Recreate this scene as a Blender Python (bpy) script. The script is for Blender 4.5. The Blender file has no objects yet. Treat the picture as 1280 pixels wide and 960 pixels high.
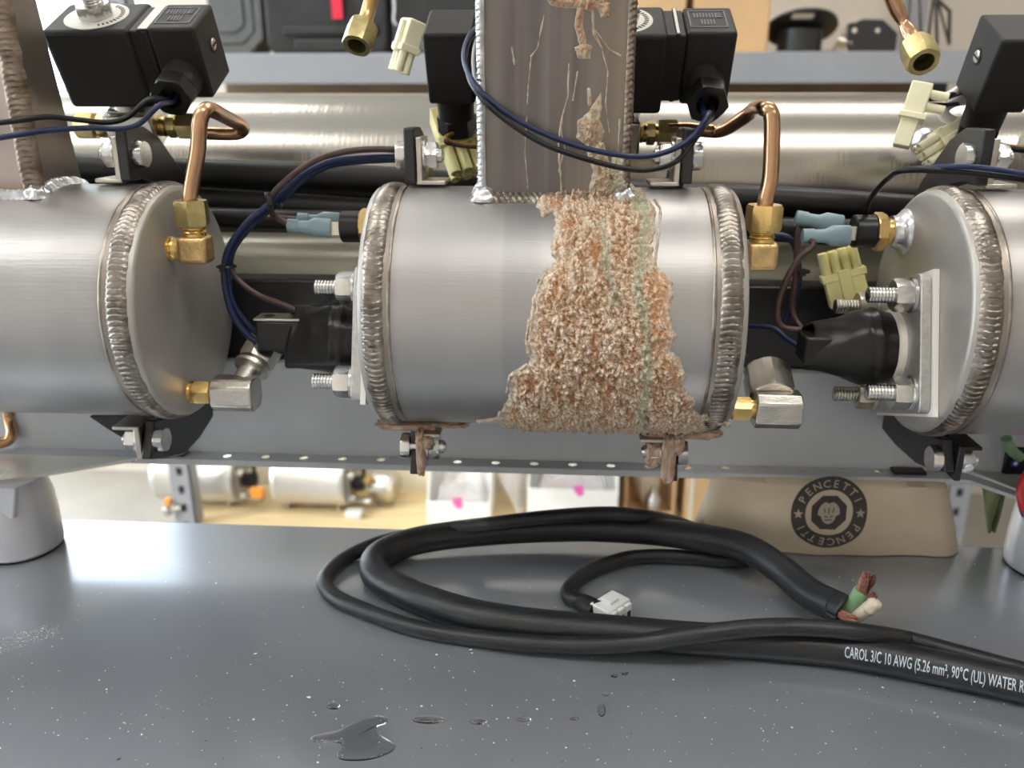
import bpy, math, random
import numpy as np
from mathutils import Vector, Matrix, noise

random.seed(7)
SC = bpy.context.scene
COL = SC.collection
R_ = math.radians
PI = math.pi
V = Vector

# ------------------------------------------------------------------ camera
F_PX, PITCH, YAW = 1051.4, 0.32655, 0.06259
CAM = V((0, 0, .24))
cd = bpy.data.cameras.new('camera')
cd.sensor_fit = 'HORIZONTAL'; cd.sensor_width = 36.0
cd.lens = 36.0 * F_PX / 1280
cd.clip_start = .01; cd.clip_end = 60
cd.dof.use_dof = True; cd.dof.focus_distance = .345; cd.dof.aperture_fstop = 11.5
cam = bpy.data.objects.new('camera', cd); COL.objects.link(cam)
cam.location = CAM; cam.rotation_euler = (PI/2 - PITCH, 0, YAW)
SC.camera = cam

# ------------------------------------------------------------------ world, lights, exposure
SC.view_settings.view_transform = 'Standard'; SC.view_settings.look = 'None'
SC.view_settings.gamma = 1.0; SC.view_settings.use_curve_mapping = False
SC.view_settings.exposure = 0.0
w = bpy.data.worlds.new('daylight'); SC.world = w; w.use_nodes = True
bg = w.node_tree.nodes['Background']
bg.inputs[0].default_value = (.86, .93, 1.0, 1); bg.inputs[1].default_value = 8.0
FILL_LAMP_E = 13.0
sd = bpy.data.lights.new('sun', 'SUN'); sd.energy = 2.2; sd.angle = R_(.6); sd.color = (1., .93, .82)
sun = bpy.data.objects.new('sun', sd); COL.objects.link(sun)
sun.rotation_euler = V((2.7, 1.5, -1.85)).to_track_quat('-Z', 'Y').to_euler()

# ------------------------------------------------------------------ helpers
_f = V((-math.sin(YAW)*math.cos(PITCH), math.cos(YAW)*math.cos(PITCH), -math.sin(PITCH)))
_r = V((math.cos(YAW), math.sin(YAW), 0)); _u = _r.cross(_f)
def ray(px, py): return _f + _r*((px-640)/F_PX) - _u*((py-480)/F_PX)
def at(px, py, Y): d = ray(px, py); return CAM + d*(Y/d.y)          # point at depth Y
def atz(px, py, z=0.): d = ray(px, py); return CAM + d*((z-CAM.z)/d.z)  # point at height z
def atx(px, py, X): d = ray(px, py); return CAM + d*(X/d.x)

def basis(ax):
    a = V(ax).normalized()
    t = V((0, 0, 1)) if abs(a.z) < .9 else V((0, 1, 0))
    u = a.cross(t).normalized(); v = u.cross(a).normalized()
    return a, u, v

def cr(pts, n=8, closed=False):
    P = [V(p) for p in pts]; out = []
    m = len(P)
    rng = range(m) if closed else range(m-1)
    for i in rng:
        if closed: a, b, c, d = P[(i-1) % m], P[i], P[(i+1) % m], P[(i+2) % m]
        else:
            b, c = P[i], P[i+1]
            a = P[i-1] if i else b + (b-c); d = P[i+2] if i+2 < m else c + (c-b)
        for k in range(n):
            t = k/n
            out.append(.5*((2*b)+(c-a)*t+(2*a-5*b+4*c-d)*t*t+(3*b-a-3*c+d)*t**3))
    if not closed: out.append(P[-1])
    return out

class MB:
    def __init__(s): s.v = []; s.f = []; s.c = None
    def add(s, vs, fs):
        o = len(s.v); s.v += [tuple(v) for v in vs]; s.f += [tuple(i+o for i in f) for f in fs]; return s
    def box(s, x0, x1, y0, y1, z0, z1, M=None):
        vs = [V((x, y, z)) for x in (x0, x1) for y in (y0, y1) for z in (z0, z1)]
        if M: vs = [M @ v for v in vs]
        return s.add(vs, [(0,1,3,2),(4,6,7,5),(0,4,5,1),(2,3,7,6),(0,2,6,4),(1,5,7,3)])
    def hexa(s, P):   # 8 corners: 4 front loop, 4 back loop
        return s.add(P, [(0,1,2,3),(7,6,5,4),(0,4,5,1),(1,5,6,2),(2,6,7,3),(3,7,4,0)])
    def lathe(s, p, ax, prof, n=32, rot=0., sq=1.):
        a, u, v = basis(ax); p = V(p); o = len(s.v); vs = []; fs = []
        for (t, r) in prof:
            for k in range(n):
                g = 2*PI*k/n + rot
                vs.append(p + a*t + u*(r*math.cos(g)) + v*(r*sq*math.sin(g)))
        m = len(prof)
        for j in range(m-1):
            for k in range(n):
                k2 = (k+1) % n
                fs.append((j*n+k, j*n+k2, (j+1)*n+k2, (j+1)*n+k))
        fs.append(tuple(range(n))[::-1]); fs.append(tuple((m-1)*n+k for k in range(n)))
        return s.add(vs, fs)
    def cyl(s, p0, p1, r, r2=None, n=24, rot=0.):
        p0, p1 = V(p0), V(p1); L = (p1-p0).length
        return s.lathe(p0, p1-p0, [(0, r), (L, r if r2 is None else r2)], n, rot)
    def nut(s, p, ax, h, af, hole=0, rot=0., cham=.12):
        r = af/2/math.cos(PI/6); a, u, v = basis(ax); p = V(p)
        vs = []; fs = []; n = 6; sub = 4; N = n*sub
        def ring(t, cap):
            for k in range(N):
                g = 2*PI*k/N + rot
                loc = (g-rot) % (PI/3) - PI/6
                rr = min(af/2/math.cos(loc), cap)
                vs.append(p + a*t + u*(rr*math.cos(g)) + v*(rr*math.sin(g)))
        e = h*cham
        ring(0, af/2*1.05); ring(e, r*1.01); ring(h-e, r*1.01); ring(h, af/2*1.05)
        L = 4
        if hole:
            ring(h, hole); ring(h*.3, hole); L = 6
        for j in range(L-1):
            for k in range(N):
                k2 = (k+1) % N; fs.append((j*N+k, j*N+k2, (j+1)*N+k2, (j+1)*N+k))
        fs.append(tuple(range(N))[::-1]); fs.append(tuple((L-1)*N+k for k in range(N)))
        return s.add(vs, fs)
    def thread(s, p, ax, L, r, pitch=.0012, n=20):
        prof = []; t = 0
        while t < L-pitch:
            prof += [(t, r*.86), (t+pitch*.35, r), (t+pitch*.6, r)]; t += pitch
        prof += [(L-pitch*.8, r*.86), (L, r*.7)]
        return s.lathe(p, ax, prof, n)
    def tube(s, pts, r, n=12, caps=True, sq=1.):
        P = [V(p) for p in pts]; m = len(P)
        rr = r if isinstance(r, (list, tuple)) else [r]*m
        T = [(P[min(i+1, m-1)]-P[max(i-1, 0)]).normalized() for i in range(m)]
        a, u, v = basis(T[0]); vs = []; fs = []
        for i in range(m):
            if i:
                q = T[i-1].rotation_difference(T[i]); u = q @ u
            u = (u - T[i]*u.dot(T[i])).normalized(); v = T[i].cross(u)
            for k in range(n):
                g = 2*PI*k/n
                vs.append(P[i] + u*(rr[i]*math.cos(g)) + v*(rr[i]*sq*math.sin(g)))
        for j in range(m-1):
            for k in range(n):
                k2 = (k+1) % n; fs.append((j*n+k, j*n+k2, (j+1)*n+k2, (j+1)*n+k))
        if caps:
            fs.append(tuple(range(n))[::-1]); fs.append(tuple((m-1)*n+k for k in range(n)))
        return s.add(vs, fs)
    def prism(s, out, O, u, v, w):   # outline (a,b) -> O + a u + b v, extruded by w
        O, u, v, w = V(O), V(u), V(v), V(w); n = len(out)
        vs = [O+u*a+v*b for a, b in out] + [O+u*a+v*b+w for a, b in out]
        fs = [tuple(range(n))[::-1], tuple(range(n, 2*n))]
        fs += [(i, (i+1) % n, n+(i+1) % n, n+i) for i in range(n)]
        return s.add(vs, fs)
    def grid(s, fn, nu, nv, flip=False):
        vs = [fn(i/nu, j/nv) for j in range(nv+1) for i in range(nu+1)]
        fs = []
        for j in range(nv):
            for i in range(nu):
                a = j*(nu+1)+i; q = (a, a+1, a+nu+2, a+nu+1)
                fs.append(q[::-1] if flip else q)
        return s.add(vs, fs)
    def build(s, name, mat, parent=None, bevel=0., smooth=True, ang=38, seg=2, kind=None):
        me = bpy.data.meshes.new(name); me.from_pydata(s.v, [], s.f); me.validate()
        import bmesh
        bm = bmesh.new(); bm.from_mesh(me); bmesh.ops.recalc_face_normals(bm, faces=bm.faces); bm.to_mesh(me); bm.free()
        if s.c is not None and len(s.c) == len(me.vertices):
            ca = me.color_attributes.new('tint', 'FLOAT_COLOR', 'POINT')
            ca.data.foreach_set('color', np.asarray(s.c, dtype=np.float32).ravel())
        if smooth:
            me.shade_smooth()
            me.set_sharp_from_angle(angle=R_(ang))
        me.materials.append(mat)
        o = bpy.data.objects.new(name, me); COL.objects.link(o)
        if parent is not None: attach(o, parent)
        if bevel:
            b = o.modifiers.new('bevel', 'BEVEL'); b.width = bevel; b.segments = seg; b.limit_method = 'ANGLE'; b.angle_limit = R_(40)
            b.harden_normals = False
        if kind: o['kind'] = kind
        return o

def mw(o):
    M = Matrix.LocRotScale(o.location, o.rotation_euler, o.scale)
    return M if o.parent is None else mw(o.parent) @ o.matrix_parent_inverse @ M
def attach(o, parent, keep=True):
    o.parent = parent
    if keep: o.matrix_parent_inverse = mw(parent).inverted()
def thing(name, label, cat, loc, group=None):
    o = bpy.data.objects.new(name, None); COL.objects.link(o); o.location = loc
    o.empty_display_size = .01
    return tag(o, label, cat, group)
def tag(o, label, cat, group=None):
    o['label'] = label; o['category'] = cat
    if group: o['group'] = group
    return o
def struct(o): o['kind'] = 'structure'; return o

# ------------------------------------------------------------------ materials
def mat(name, base, metal=0., rough=.5, var=0., vscale=60., stretch=None, bump=0., bscale=300., bstretch=None,
        tint=False, spec=None, trans=0., alpha=None, emit=None, rvar=0., coat=0., base2=None, dirt=None, sss=0.):
    m = bpy.data.materials.new(name); m.use_nodes = True
    nt = m.node_tree; N = nt.nodes; L = nt.links; b = N['Principled BSDF']
    b.inputs['Metallic'].default_value = metal; b.inputs['Roughness'].default_value = rough
    if spec is not None: b.inputs['Specular IOR Level'].default_value = spec
    if trans: b.inputs['Transmission Weight'].default_value = trans
    if coat: b.inputs['Coat Weight'].default_value = coat; b.inputs['Coat Roughness'].default_value = .15
    if alpha is not None: b.inputs['Alpha'].default_value = alpha
    if sss:
        b.inputs['Subsurface Weight'].default_value = sss; b.inputs['Subsurface Radius'].default_value = (.004, .004, .003); b.inputs['Subsurface Scale'].default_value = 1.
    c4 = (*base, 1)
    b.inputs['Base Color'].default_value = c4
    tc = N.new('ShaderNodeTexCoord')
    def nz(scale, st, detail=4):
        n = N.new('ShaderNodeTexNoise'); n.inputs['Scale'].default_value = scale; n.inputs['Detail'].default_value = detail
        mp = N.new('ShaderNodeMapping'); mp.inputs['Scale'].default_value = st or (1, 1, 1)
        L.new(tc.outputs['Object'], mp.inputs['Vector']); L.new(mp.outputs['Vector'], n.inputs['Vector']); return n
    src = None
    if var or base2:
        n = nz(vscale, stretch); rp = N.new('ShaderNodeValToRGB')
        e = rp.color_ramp.elements; e[0].position = .3; e[1].position = .7
        lo = base2 or tuple(x*(1-var) for x in base)
        hi = base if base2 else tuple(min(1, x*(1+var)) for x in base)
        e[0].color = (*lo, 1); e[1].color = (*hi, 1)
        L.new(n.outputs['Fac'], rp.inputs['Fac']); src = rp.outputs['Color']
    if tint:
        at_ = N.new('ShaderNodeAttribute'); at_.attribute_name = 'tint'
        mx = N.new('ShaderNodeMix'); mx.data_type = 'RGBA'; mx.blend_type = 'MULTIPLY'; mx.inputs['Factor'].default_value = 1
        if src: L.new(src, mx.inputs['A'])
        else: mx.inputs['A'].default_value = c4
        L.new(at_.outputs['Color'], mx.inputs['B']); src = mx.outputs['Result']
    if dirt:   # (colour, scale, threshold)
        n = nz(dirt[1], None, 6); rp = N.new('ShaderNodeValToRGB'); e = rp.color_ramp.elements
        e[0].position = dirt[2]; e[0].color = (0, 0, 0, 1); e[1].position = dirt[2]+.06; e[1].color = (1, 1, 1, 1)
        L.new(n.outputs['Fac'], rp.inputs['Fac'])
        mx = N.new('ShaderNodeMix'); mx.data_type = 'RGBA'
        L.new(rp.outputs['Color'], mx.inputs['Factor'])
        if src: L.new(src, mx.inputs['A'])
        else: mx.inputs['A'].default_value = c4
        mx.inputs['B'].default_value = (*dirt[0], 1); src = mx.outputs['Result']
    if src: L.new(src, b.inputs['Base Color'])
    if rvar:
        n = nz(vscale*1.7, stretch); mr = N.new('ShaderNodeMapRange'); mr.inputs['To Min'].default_value = max(.02, rough-rvar); mr.inputs['To Max'].default_value = rough+rvar
        mr.inputs['From Min'].default_value = .3; mr.inputs['From Max'].default_value = .7
        L.new(n.outputs['Fac'], mr.inputs['Value']); L.new(mr.outputs['Result'], b.inputs['Roughness'])
    if bump:
        n = nz(bscale, bstretch, 3); bp = N.new('ShaderNodeBump'); bp.inputs['Strength'].default_value = bump; bp.inputs['Distance'].default_value = .0006
        L.new(n.outputs['Fac'], bp.inputs['Height']); L.new(bp.outputs['Normal'], b.inputs['Normal'])
    if emit:
        b.inputs['Emission Color'].default_value = (*emit[0], 1); b.inputs['Emission Strength'].default_value = emit[1]
    return m

M_can = mat('satin_stainless', (.445, .435, .43), .85, .44, .10, 9, (1, 1, 1), .12, 900, (.05, 1, 1), tint=True, rvar=.06, dirt=((.30, .27, .24), 70, .74))
M_cap = mat('matte_stainless_plate', (.45, .43, .40), .62, .46, .10, 25, None, .10, 1500, tint=False, dirt=((.32, .27, .22), 90, .73))
M_weld = mat('heat_tinted_weld', (.40, .37, .335), .95, .33, .35, 120, None, .25, 900, base2=(.17, .145, .12))
M_weldd = mat('dark_brown_weld', (.30, .24, .20), .9, .36, .35, 120, None, .25, 900, base2=(.13, .095, .07))
M_weldb = mat('silver_weld', (.62, .63, .66), .95, .30, .3, 150, None, .3, 900)
M_riser = mat('blue_grey_riser_steel', (.195, .180, .175), .8, .34, .12, 12, (3, 3, .5), .08, 700, (1, 1, .05), tint=True)
M_crust = mat('lime_crust', (1, 1, 1), 0, .82, 0, tint=True, bump=.5, bscale=1400, spec=.35, sss=0)
M_blackmetal = mat('black_painted_steel', (.012, .012, .014), 0, .32, .2, 60, bump=.1, bscale=700)
M_coil = mat('black_moulded_plastic', (.013, .0125, .012), 0, .52, .15, 80, spec=.32, bump=.22, bscale=2600)
M_gland = mat('black_nylon', (.009, .009, .009), 0, .33, spec=.4, bump=.05, bscale=1500)
M_rubber = mat('black_rubber_sleeve', (.008, .008, .008), 0, .30, spec=.35, bump=.12, bscale=120)
M_cable = mat('cable_jacket_rubber', (.016, .017, .020), 0, .40, .25, 40, bump=.28, bscale=900, spec=.45)
M_hose = mat('black_hose', (.012, .012, .012), 0, .45, .2, 30, spec=.35, bump=.1, bscale=300)
M_brass = mat('brass', (.72, .50, .20), 1, .27, .15, 120, bump=.1, bscale=900)
M_brass2 = mat('worn_brass', (.66, .46, .22), 1, .36, .2, 200, bump=.45, bscale=900)
M_brassg = mat('tarnished_yellow_brass', (.56, .47, .22), 1, .33, .2, 200, bump=.2, bscale=900)
M_copper = mat('copper_tube', (.56, .335, .20), 1, .27, .15, 60, dirt=((.44, .20, .13), 60, .60))
M_nickel = mat('nickel_plated', (.60, .57, .52), 1, .27, .12, 150, bump=.2, bscale=1200)
M_zinc = mat('zinc_plated_steel', (.66, .65, .64), 1, .25, .12, 150, bump=.06, bscale=900)
M_zinc2 = mat('dull_stud_steel', (.52, .49, .44), 1, .33, .15, 150)
M_plate = mat('cast_flange_steel', (.55, .54, .53), .9, .45, .12, 500, bump=.35, bscale=1800)
M_gasket = mat('white_gasket', (.86, .83, .78), 0, .6, dirt=((.62, .42, .24), 60, .68))
M_ins = mat('ivory_insulator', (.74, .71, .63), 0, .4, .08, 60, dirt=((.3, .25, .2), 90, .72))
M_pipe = mat('brushed_header_stainless', (.41, .385, .35), 1, .22, .10, 4, (.2, 1, 1), .22, 520, (1, .02, .02), rvar=.05)
M_cream = mat('satin_lower_pipe', (.82, .79, .66), .15, .34, .05, 8, bump=.05, bscale=300)
M_tray = mat('grey_painted_tray', (.50, .515, .545), 0, .42, .06, 20, dirt=((.12, .12, .12), 160, .76), bump=.05, bscale=600)
M_traybright = mat('bare_sheet_steel', (.74, .72, .66), .55, .30, .1, 12, rvar=.05)
M_edge = mat('bare_cut_edge', (.78, .77, .74), .3, .4)
M_foot = mat('silver_grey_foot', (.60, .60, .64), .35, .28, .04, 20)
M_blue = mat('navy_wire', (.009, .018, .065), 0, .36, spec=.35)
M_wblack = mat('black_wire', (.006, .006, .007), 0, .36, spec=.3)
M_brown = mat('brown_wire', (.055, .026, .022), 0, .38, .2, 300)
M_wwhite = mat('white_wire', (.75, .75, .74), 0, .35)
M_wyel = mat('ochre_wire', (.35, .20, .03), 0, .35)
M_green = mat('green_wire', (.02, .25, .10), 0, .35)
M_spade = mat('pale_blue_nylon', (.27, .39, .44), 0, .30, .08, 120, trans=.15, bump=.08, bscale=500)
M_tin = mat('tinned_blade', (.72, .68, .58), 1, .28)
M_ivory = mat('ivory_nylon', (.95, .91, .66), 0, .38, .05, 90, sss=.0)
M_yell = mat('yellow_nylon', (.95, .88, .42), 0, .35, .06, 90)
M_white = mat('white_nylon', (.72, .75, .74), 0, .35)
M_table = mat('grey_enamel_tabletop', (.345, .368, .405), .55, .18, .05, 5, None, .015, 60, rvar=.03)
M_wall = mat('beige_wall', (.66, .60, .53), 0, .85, .03, 3)
M_floor = mat('concrete_floor', (.36, .34, .31), 0, .6, .12, 4)
M_ceil = mat('white_ceiling', (.72, .71, .69), 0, .9)
M_beam = mat('grey_rack_steel', (.30, .31, .335), 0, .45, .05, 6)
M_ply = mat('plywood_deck', (.66, .52, .30), 0, .6, .12, 6, (1, 9, 1))
M_backp = mat('cream_back_panel', (.70, .64, .50), 0, .8, .04, 4)
M_shelfshade = mat('dark_brown_board', (.15, .095, .055), 0, .7, .15, 8)  # shade colour for the strip under the upper shelf
M_card = mat('tan_cardboard', (.60, .40, .22), 0, .75, .06, 10)
M_case = mat('black_case_plastic', (.022, .022, .025), 0, .42, .2, 30)
M_case2 = mat('dark_grey_case_plastic', (.11, .115, .12), 0, .5, .1, 30)
M_red = mat('red_strap', (.75, .02, .06), 0, .5)
M_bin = mat('white_corrugated_plastic', (.90, .90, .89), 0, .5)
M_bagpl = mat('clear_plastic_bag', (.80, .78, .80), 0, .25, .12, 30, alpha=.55, bump=.5, bscale=25)
M_pink = mat('pink_tag', (.85, .15, .50), 0, .5)
M_canvas = mat('natural_canvas', (.60, .50, .38), 0, .9, .10, 22, None, .6, 1500)
M_print = mat('dark_ink_print', (.055, .048, .045), 0, .85)
M_printtan = mat('canvas_lettering', (.42, .36, .29), 0, .85)
M_ink = mat('white_cable_ink', (.48, .56, .64), 0, .5)
M_stripgreen = mat('green_conductor', (.22, .38, .21), 0, .45, .12, 200)
M_stripwhite = mat('cream_conductor', (.62, .54, .43), 0, .5, .15, 300, bump=.3, bscale=900)
M_strand = mat('bare_copper_strands', (.34, .15, .11), .8, .45, .45, 900, bump=.6, bscale=2500)
M_leaf = mat('olive_cloth', (.13, .15, .07), 0, .8, .15, 40)
M_redp = mat('red_plastic', (.55, .02, .03), 0, .3)
M_bluep = mat('blue_plastic', (.02, .05, .30), 0, .3)
M_orange = mat('orange_plastic', (.85, .30, .03), 0, .4)
M_label = mat('printed_label', (.66, .64, .58), 0, .5)
M_grit = mat('pale_grit', (.75, .74, .72), 0, .6)
M_grit2 = mat('dark_grit', (.05, .04, .04), 0, .7)
M_dark = mat('dark_hole', (.01, .01, .01), 0, .8)
M_frame = mat('white_window_frame', (.75, .75, .74), 0, .4)
def water_mat():
    m = mat('water', (1, 1, 1), 0, .03, trans=1.); m.node_tree.nodes['Principled BSDF'].inputs['IOR'].default_value = 1.33; return m
M_water = water_mat()
def pane_mat():
    m = bpy.data.materials.new('window_pane'); m.use_nodes = True; nt = m.node_tree; N = nt.nodes
    N.remove(N['Principled BSDF']); t = N.new('ShaderNodeBsdfTransparent'); g = N.new('ShaderNodeBsdfGlossy'); g.inputs['Roughness'].default_value = .02
    t.inputs[0].default_value = (.95, .97, .97, 1)
    mx = N.new('ShaderNodeMixShader'); mx.inputs[0].default_value = .06
    nt.links.new(t.outputs[0], mx.inputs[1]); nt.links.new(g.outputs[0], mx.inputs[2]); nt.links.new(mx.outputs[0], N['Material Output'].inputs['Surface']); return m
M_pane = pane_mat()
M_fill_lamp = mat('lamp_diffuser', (.9, .9, .9), 0, .6, emit=((1.0, .95, .88), FILL_LAMP_E))

# ------------------------------------------------------------------ room shell
RX0, RX1, RY0, RY1, RZ0, RZ1 = -2.9, 2.9, -1.9, 2.45, -.92, 1.75
struct(MB().box(RX0, RX1, RY0, RY1, RZ0-.05, RZ0).build('floor', M_floor))
struct(MB().box(RX0, RX1, RY0, RY1, RZ1, RZ1+.05).build('ceiling', M_ceil))
def wall_open(name, fn, A0, A1, Z0, Z1, holes):
    # wall of boxes around rectangular openings; fn(a0,a1,z0,z1) -> box extents
    xs = sorted({A0, A1, *[h[0] for h in holes], *[h[1] for h in holes]})
    mb = MB()
    for a, b in zip(xs, xs[1:]):
        cuts = sorted((h[2], h[3]) for h in holes if h[0] <= a and h[1] >= b)
        z = Z0
        for c0, c1 in cuts:
            if c0 > z: mb.box(*fn(a, b, z, c0))
            z = c1
        if z < Z1: mb.box(*fn(a, b, z, Z1))
    return struct(mb.build(name, M_wall, smooth=False))
wx = at(84, 620, RY1).x
wx2 = at(196, 60, RY1).x
hb = [(RX0+.25, wx, -.75, .22), (RX0+.25, wx2, .22, 1.45)]
wall_open('wall_back', lambda a, b, c, d: (a, b, RY1, RY1+.08, c, d), RX0, RX1, RZ0, RZ1, hb)
hl = [(-.9, 1.9, -.45, 1.45)]
wall_open('wall_left', lambda a, b, c, d: (RX0-.08, RX0, a, b, c, d), RY0, RY1+.08, RZ0, RZ1, hl)
wall_open('wall_right', lambda a, b, c, d: (RX1, RX1+.08, a, b, c, d), RY0, RY1+.08, RZ0, RZ1, [])
wall_open('wall_front', lambda a, b, c, d: (a, b, RY0-.08, RY0, c, d), RX0-.08, RX1+.08, RZ0, RZ1, [])
def window(i, bx, axis):
    f = MB(); t = .05
    (a0, a1, z0, z1, c0, c1) = bx
    def bb(a, b, z, zz, k=0):
        if axis == 'y': f.box(a, b, c0+k, c1-k, z, zz)
        else: f.box(c0+k, c1-k, a, b, z, zz)
    bb(a0, a0+t, z0, z1); bb(a1-t, a1, z0, z1); bb(a0+t, a1-t, z0, z0+t); bb(a0+t, a1-t, z1-t, z1)
    o = struct(f.build('window_%d' % i, M_frame, bevel=.004))
    p = MB(); c = (c0+c1)/2
    if axis == 'y': p.box(a0+t, a1-t, c-.003, c+.003, z0+t, z1-t)
    else: p.box(c-.003, c+.003, a0+t, a1-t, z0+t, z1-t)
    p.build('pane', M_pane, o)
window(1, (hb[0][0], hb[0][1], hb[0][2], hb[0][3], RY1+.02, RY1+.07), 'y')
window(2, (hb[1][0], hb[1][1], hb[1][2], hb[1][3], RY1+.02, RY1+.07), 'y')
window(3, (hl[0][0], hl[0][1], hl[0][2], hl[0][3], RX0-.07, RX0-.02), 'x')
for i, (lx, ly) in enumerate(((-1.25, 1.1), (.6, 1.1), (-1.25, -.45), (.6, -.45))):  # unseen ceiling panels, added to fill light onto rack and bench
    t = thing('ceiling_lamp', ['white ceiling light panel in front of the rack, above left of bench', 'white ceiling light panel in front of the rack, above right of bench', 'white ceiling light panel over the bench front on the left', 'white ceiling light panel over the bench front on the right'][i], 'lamp', (lx, ly, RZ1))
    MB().box(lx-.62, lx+.62, ly-.17, ly+.17, RZ1-.05, RZ1).build('housing', M_frame, t, bevel=.004)
    MB().box(lx-.59, lx+.59, ly-.14, ly+.14, RZ1-.058, RZ1-.05).build('diffuser', M_fill_lamp, t)

# ------------------------------------------------------------------ workbench top
TY = .4385
tb = thing('workbench', 'grey enamelled steel workbench top speckled with grit', 'workbench', (0, .1, RZ0))
MB().box(-.75, .75, -.25, TY, -.035, 0).build('tabletop', M_table, tb, bevel=.002)
for sx in (-.7, .7):
    for sy in (-.2, TY-.05): MB().box(sx-.025, sx+.025, sy-.025, sy+.025, RZ0, -.036).build('leg', M_beam, tb)

# ------------------------------------------------------------------ crust generator
def crust(fn, polys, strokes, u0, u1, v0, v1, nu, nv, hmax, name, parent, colf, edge=.004, rough=1., seed=0., lift=.0004, fine=1.0):
    # fn(u,v)->(point,normal); polys: outlines in (u,v) metres; strokes: (points,width)
    U, W = np.meshgrid(np.linspace(u0, u1, nu), np.linspace(v0, v1, nv)); pts = np.stack([U.ravel(), W.ravel()], 1)
    D = np.full(len(pts), -1.)
    def segd(P, a, b):
        ab = b-a; t = np.clip(((P-a)@ab)/(ab@ab+1e-12), 0, 1)
        return np.linalg.norm(P-(a+t[:, None]*ab), axis=1)
    for pl in polys:
        pl = np.array(pl); d = np.full(len(pts), 9.); ins = np.zeros(len(pts), bool)
        for a, b in zip(pl, np.roll(pl, -1, 0)):
            d = np.minimum(d, segd(pts, a, b))
            c = ((a[1] > pts[:, 1]) != (b[1] > pts[:, 1]))
            xi = (b[0]-a[0])*(pts[:, 1]-a[1])/(b[1]-a[1]+1e-12)+a[0]
            ins ^= c & (pts[:, 0] < xi)
        D = np.maximum(D, np.where(ins, d, -d))
    D2 = np.full(len(pts), -1.)
    for sp, wd in strokes:
        sp = np.array(sp)
        for a, b in zip(sp[:-1], sp[1:]): D2 = np.maximum(D2, wd-segd(pts, a, b))
    S = D2 > D; D = np.maximum(D, D2)
    keepn = D > -.004
    idx = -np.ones(len(pts), int); vs = []; cols = []; hs = []
    for i in np.nonzero(keepn)[0]:
        u, v = pts[i]; p, n = fn(u, v)
        q = V((u*1000, v*1000, seed))
        n1 = noise.noise(q*.16); n2 = noise.noise(q*.42+V((5, 1, 2)))
        wq = V((q.x+1.3*n1+.5*n2, q.y+.8*n2, 3))
        n3 = noise.noise(V((wq.x*1.15, wq.y*.85, 3))); n4 = noise.noise(q*2.0*fine)
        d = D[i] + (.0016*n1+.0011*n2+.0005*n3)*(rough if not S[i] else .22)
        if d < 0: continue
        rise = min(1, d/edge)**.6
        fl = 1-2*abs(noise.noise(V((wq.x*.30, wq.y*.06, 9))))      # long runs down the flow
        rg = 1-2*abs(n3)                                            # knobbly ridges
        k1 = .45-noise.voronoi(V((wq.x*.62, wq.y*.48, 3)))[0][0]; k2 = .42-noise.voronoi(V((wq.x*1.35, wq.y*1.1, 7)))[0][0]
        h = hmax*rise*(.36+.26*fl+.16*n2+.36*k1+.22*k2+.06*n4+.10*n1)
        h = max(h, .00015)
        if d < .0005: h = min(h, .0002)
        n3 = .55*k1+.55*k2+.25*n4-.04
        idx[i] = len(vs); vs.append(p+n*(h+lift*(d > .0004)-.0004*(d <= .0004))); cols.append(colf(u, v, n1, n2, n3, n4, d, h/hmax)); hs.append(h)
    I = idx.reshape(nv, nu); fs = []
    A = I[:-1, :-1]; B = I[:-1, 1:]; C = I[1:, 1:]; Dd = I[1:, :-1]
    ok = (A >= 0) & (B >= 0) & (C >= 0) & (Dd >= 0)
    fs = np.stack([A[ok], B[ok], C[ok], Dd[ok]], 1).tolist()
    used = np.zeros(len(vs), bool); used[np.array(fs).ravel()] = True
    remap = np.cumsum(used)-1
    mb = MB(); mb.v = [tuple(vs[i]) for i in np.nonzero(used)[0]]; mb.f = [tuple(int(remap[k]) for k in f) for f in fs]
    mb.c = np.array([cols[i] for i in np.nonzero(used)[0]])
    return mb.build(name, M_crust, parent, ang=180)
def lerp(a, b, t): t = max(0, min(1, t)); return tuple(x+(y-x)*t for x, y in zip(a, b))

# ------------------------------------------------------------------ weld beads
def bead(path, up, w, h, pitch, closed=False, prof=8, chev=.5, jit=.15, mb=None):
    # path: list of points (dense), up(i): outward normal; ripple "stack of dimes"
    mb = mb or MB(); P = [V(p) for p in path]; m = len(P); s = 0.; vs = []; fs = []
    for i in range(m):
        a = P[i-1] if (i or closed) else P[i]; b = P[(i+1) % m] if (i+1 < m or closed) else P[i]
        T = (b-a).normalized(); n = V(up(i)).normalized(); sd = T.cross(n).normalized()
        if i: s += (P[i]-P[i-1]).length
        wj = 1+jit*noise.noise(V((s*180, 3.3, w*100)))
        for k in range(prof+1):
            x = -1+2*k/prof
            ph = ((s - chev*w*(1-x*x))/pitch) % 1.0
            rip = (1-ph)**.7
            hh = h*math.sqrt(max(0, 1-x*x))*(.45+.55*rip)*wj - .0003*(abs(x) > .99)
            vs.append(P[i]+sd*(x*w/2*wj)+n*hh)
    N = prof+1
    for i in range(m if closed else m-1):
        for k in range(prof):
            j = (i+1) % m; fs.append((i*N+k, i*N+k+1, j*N+k+1, j*N+k))
    return mb.add(vs, fs)

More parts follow.
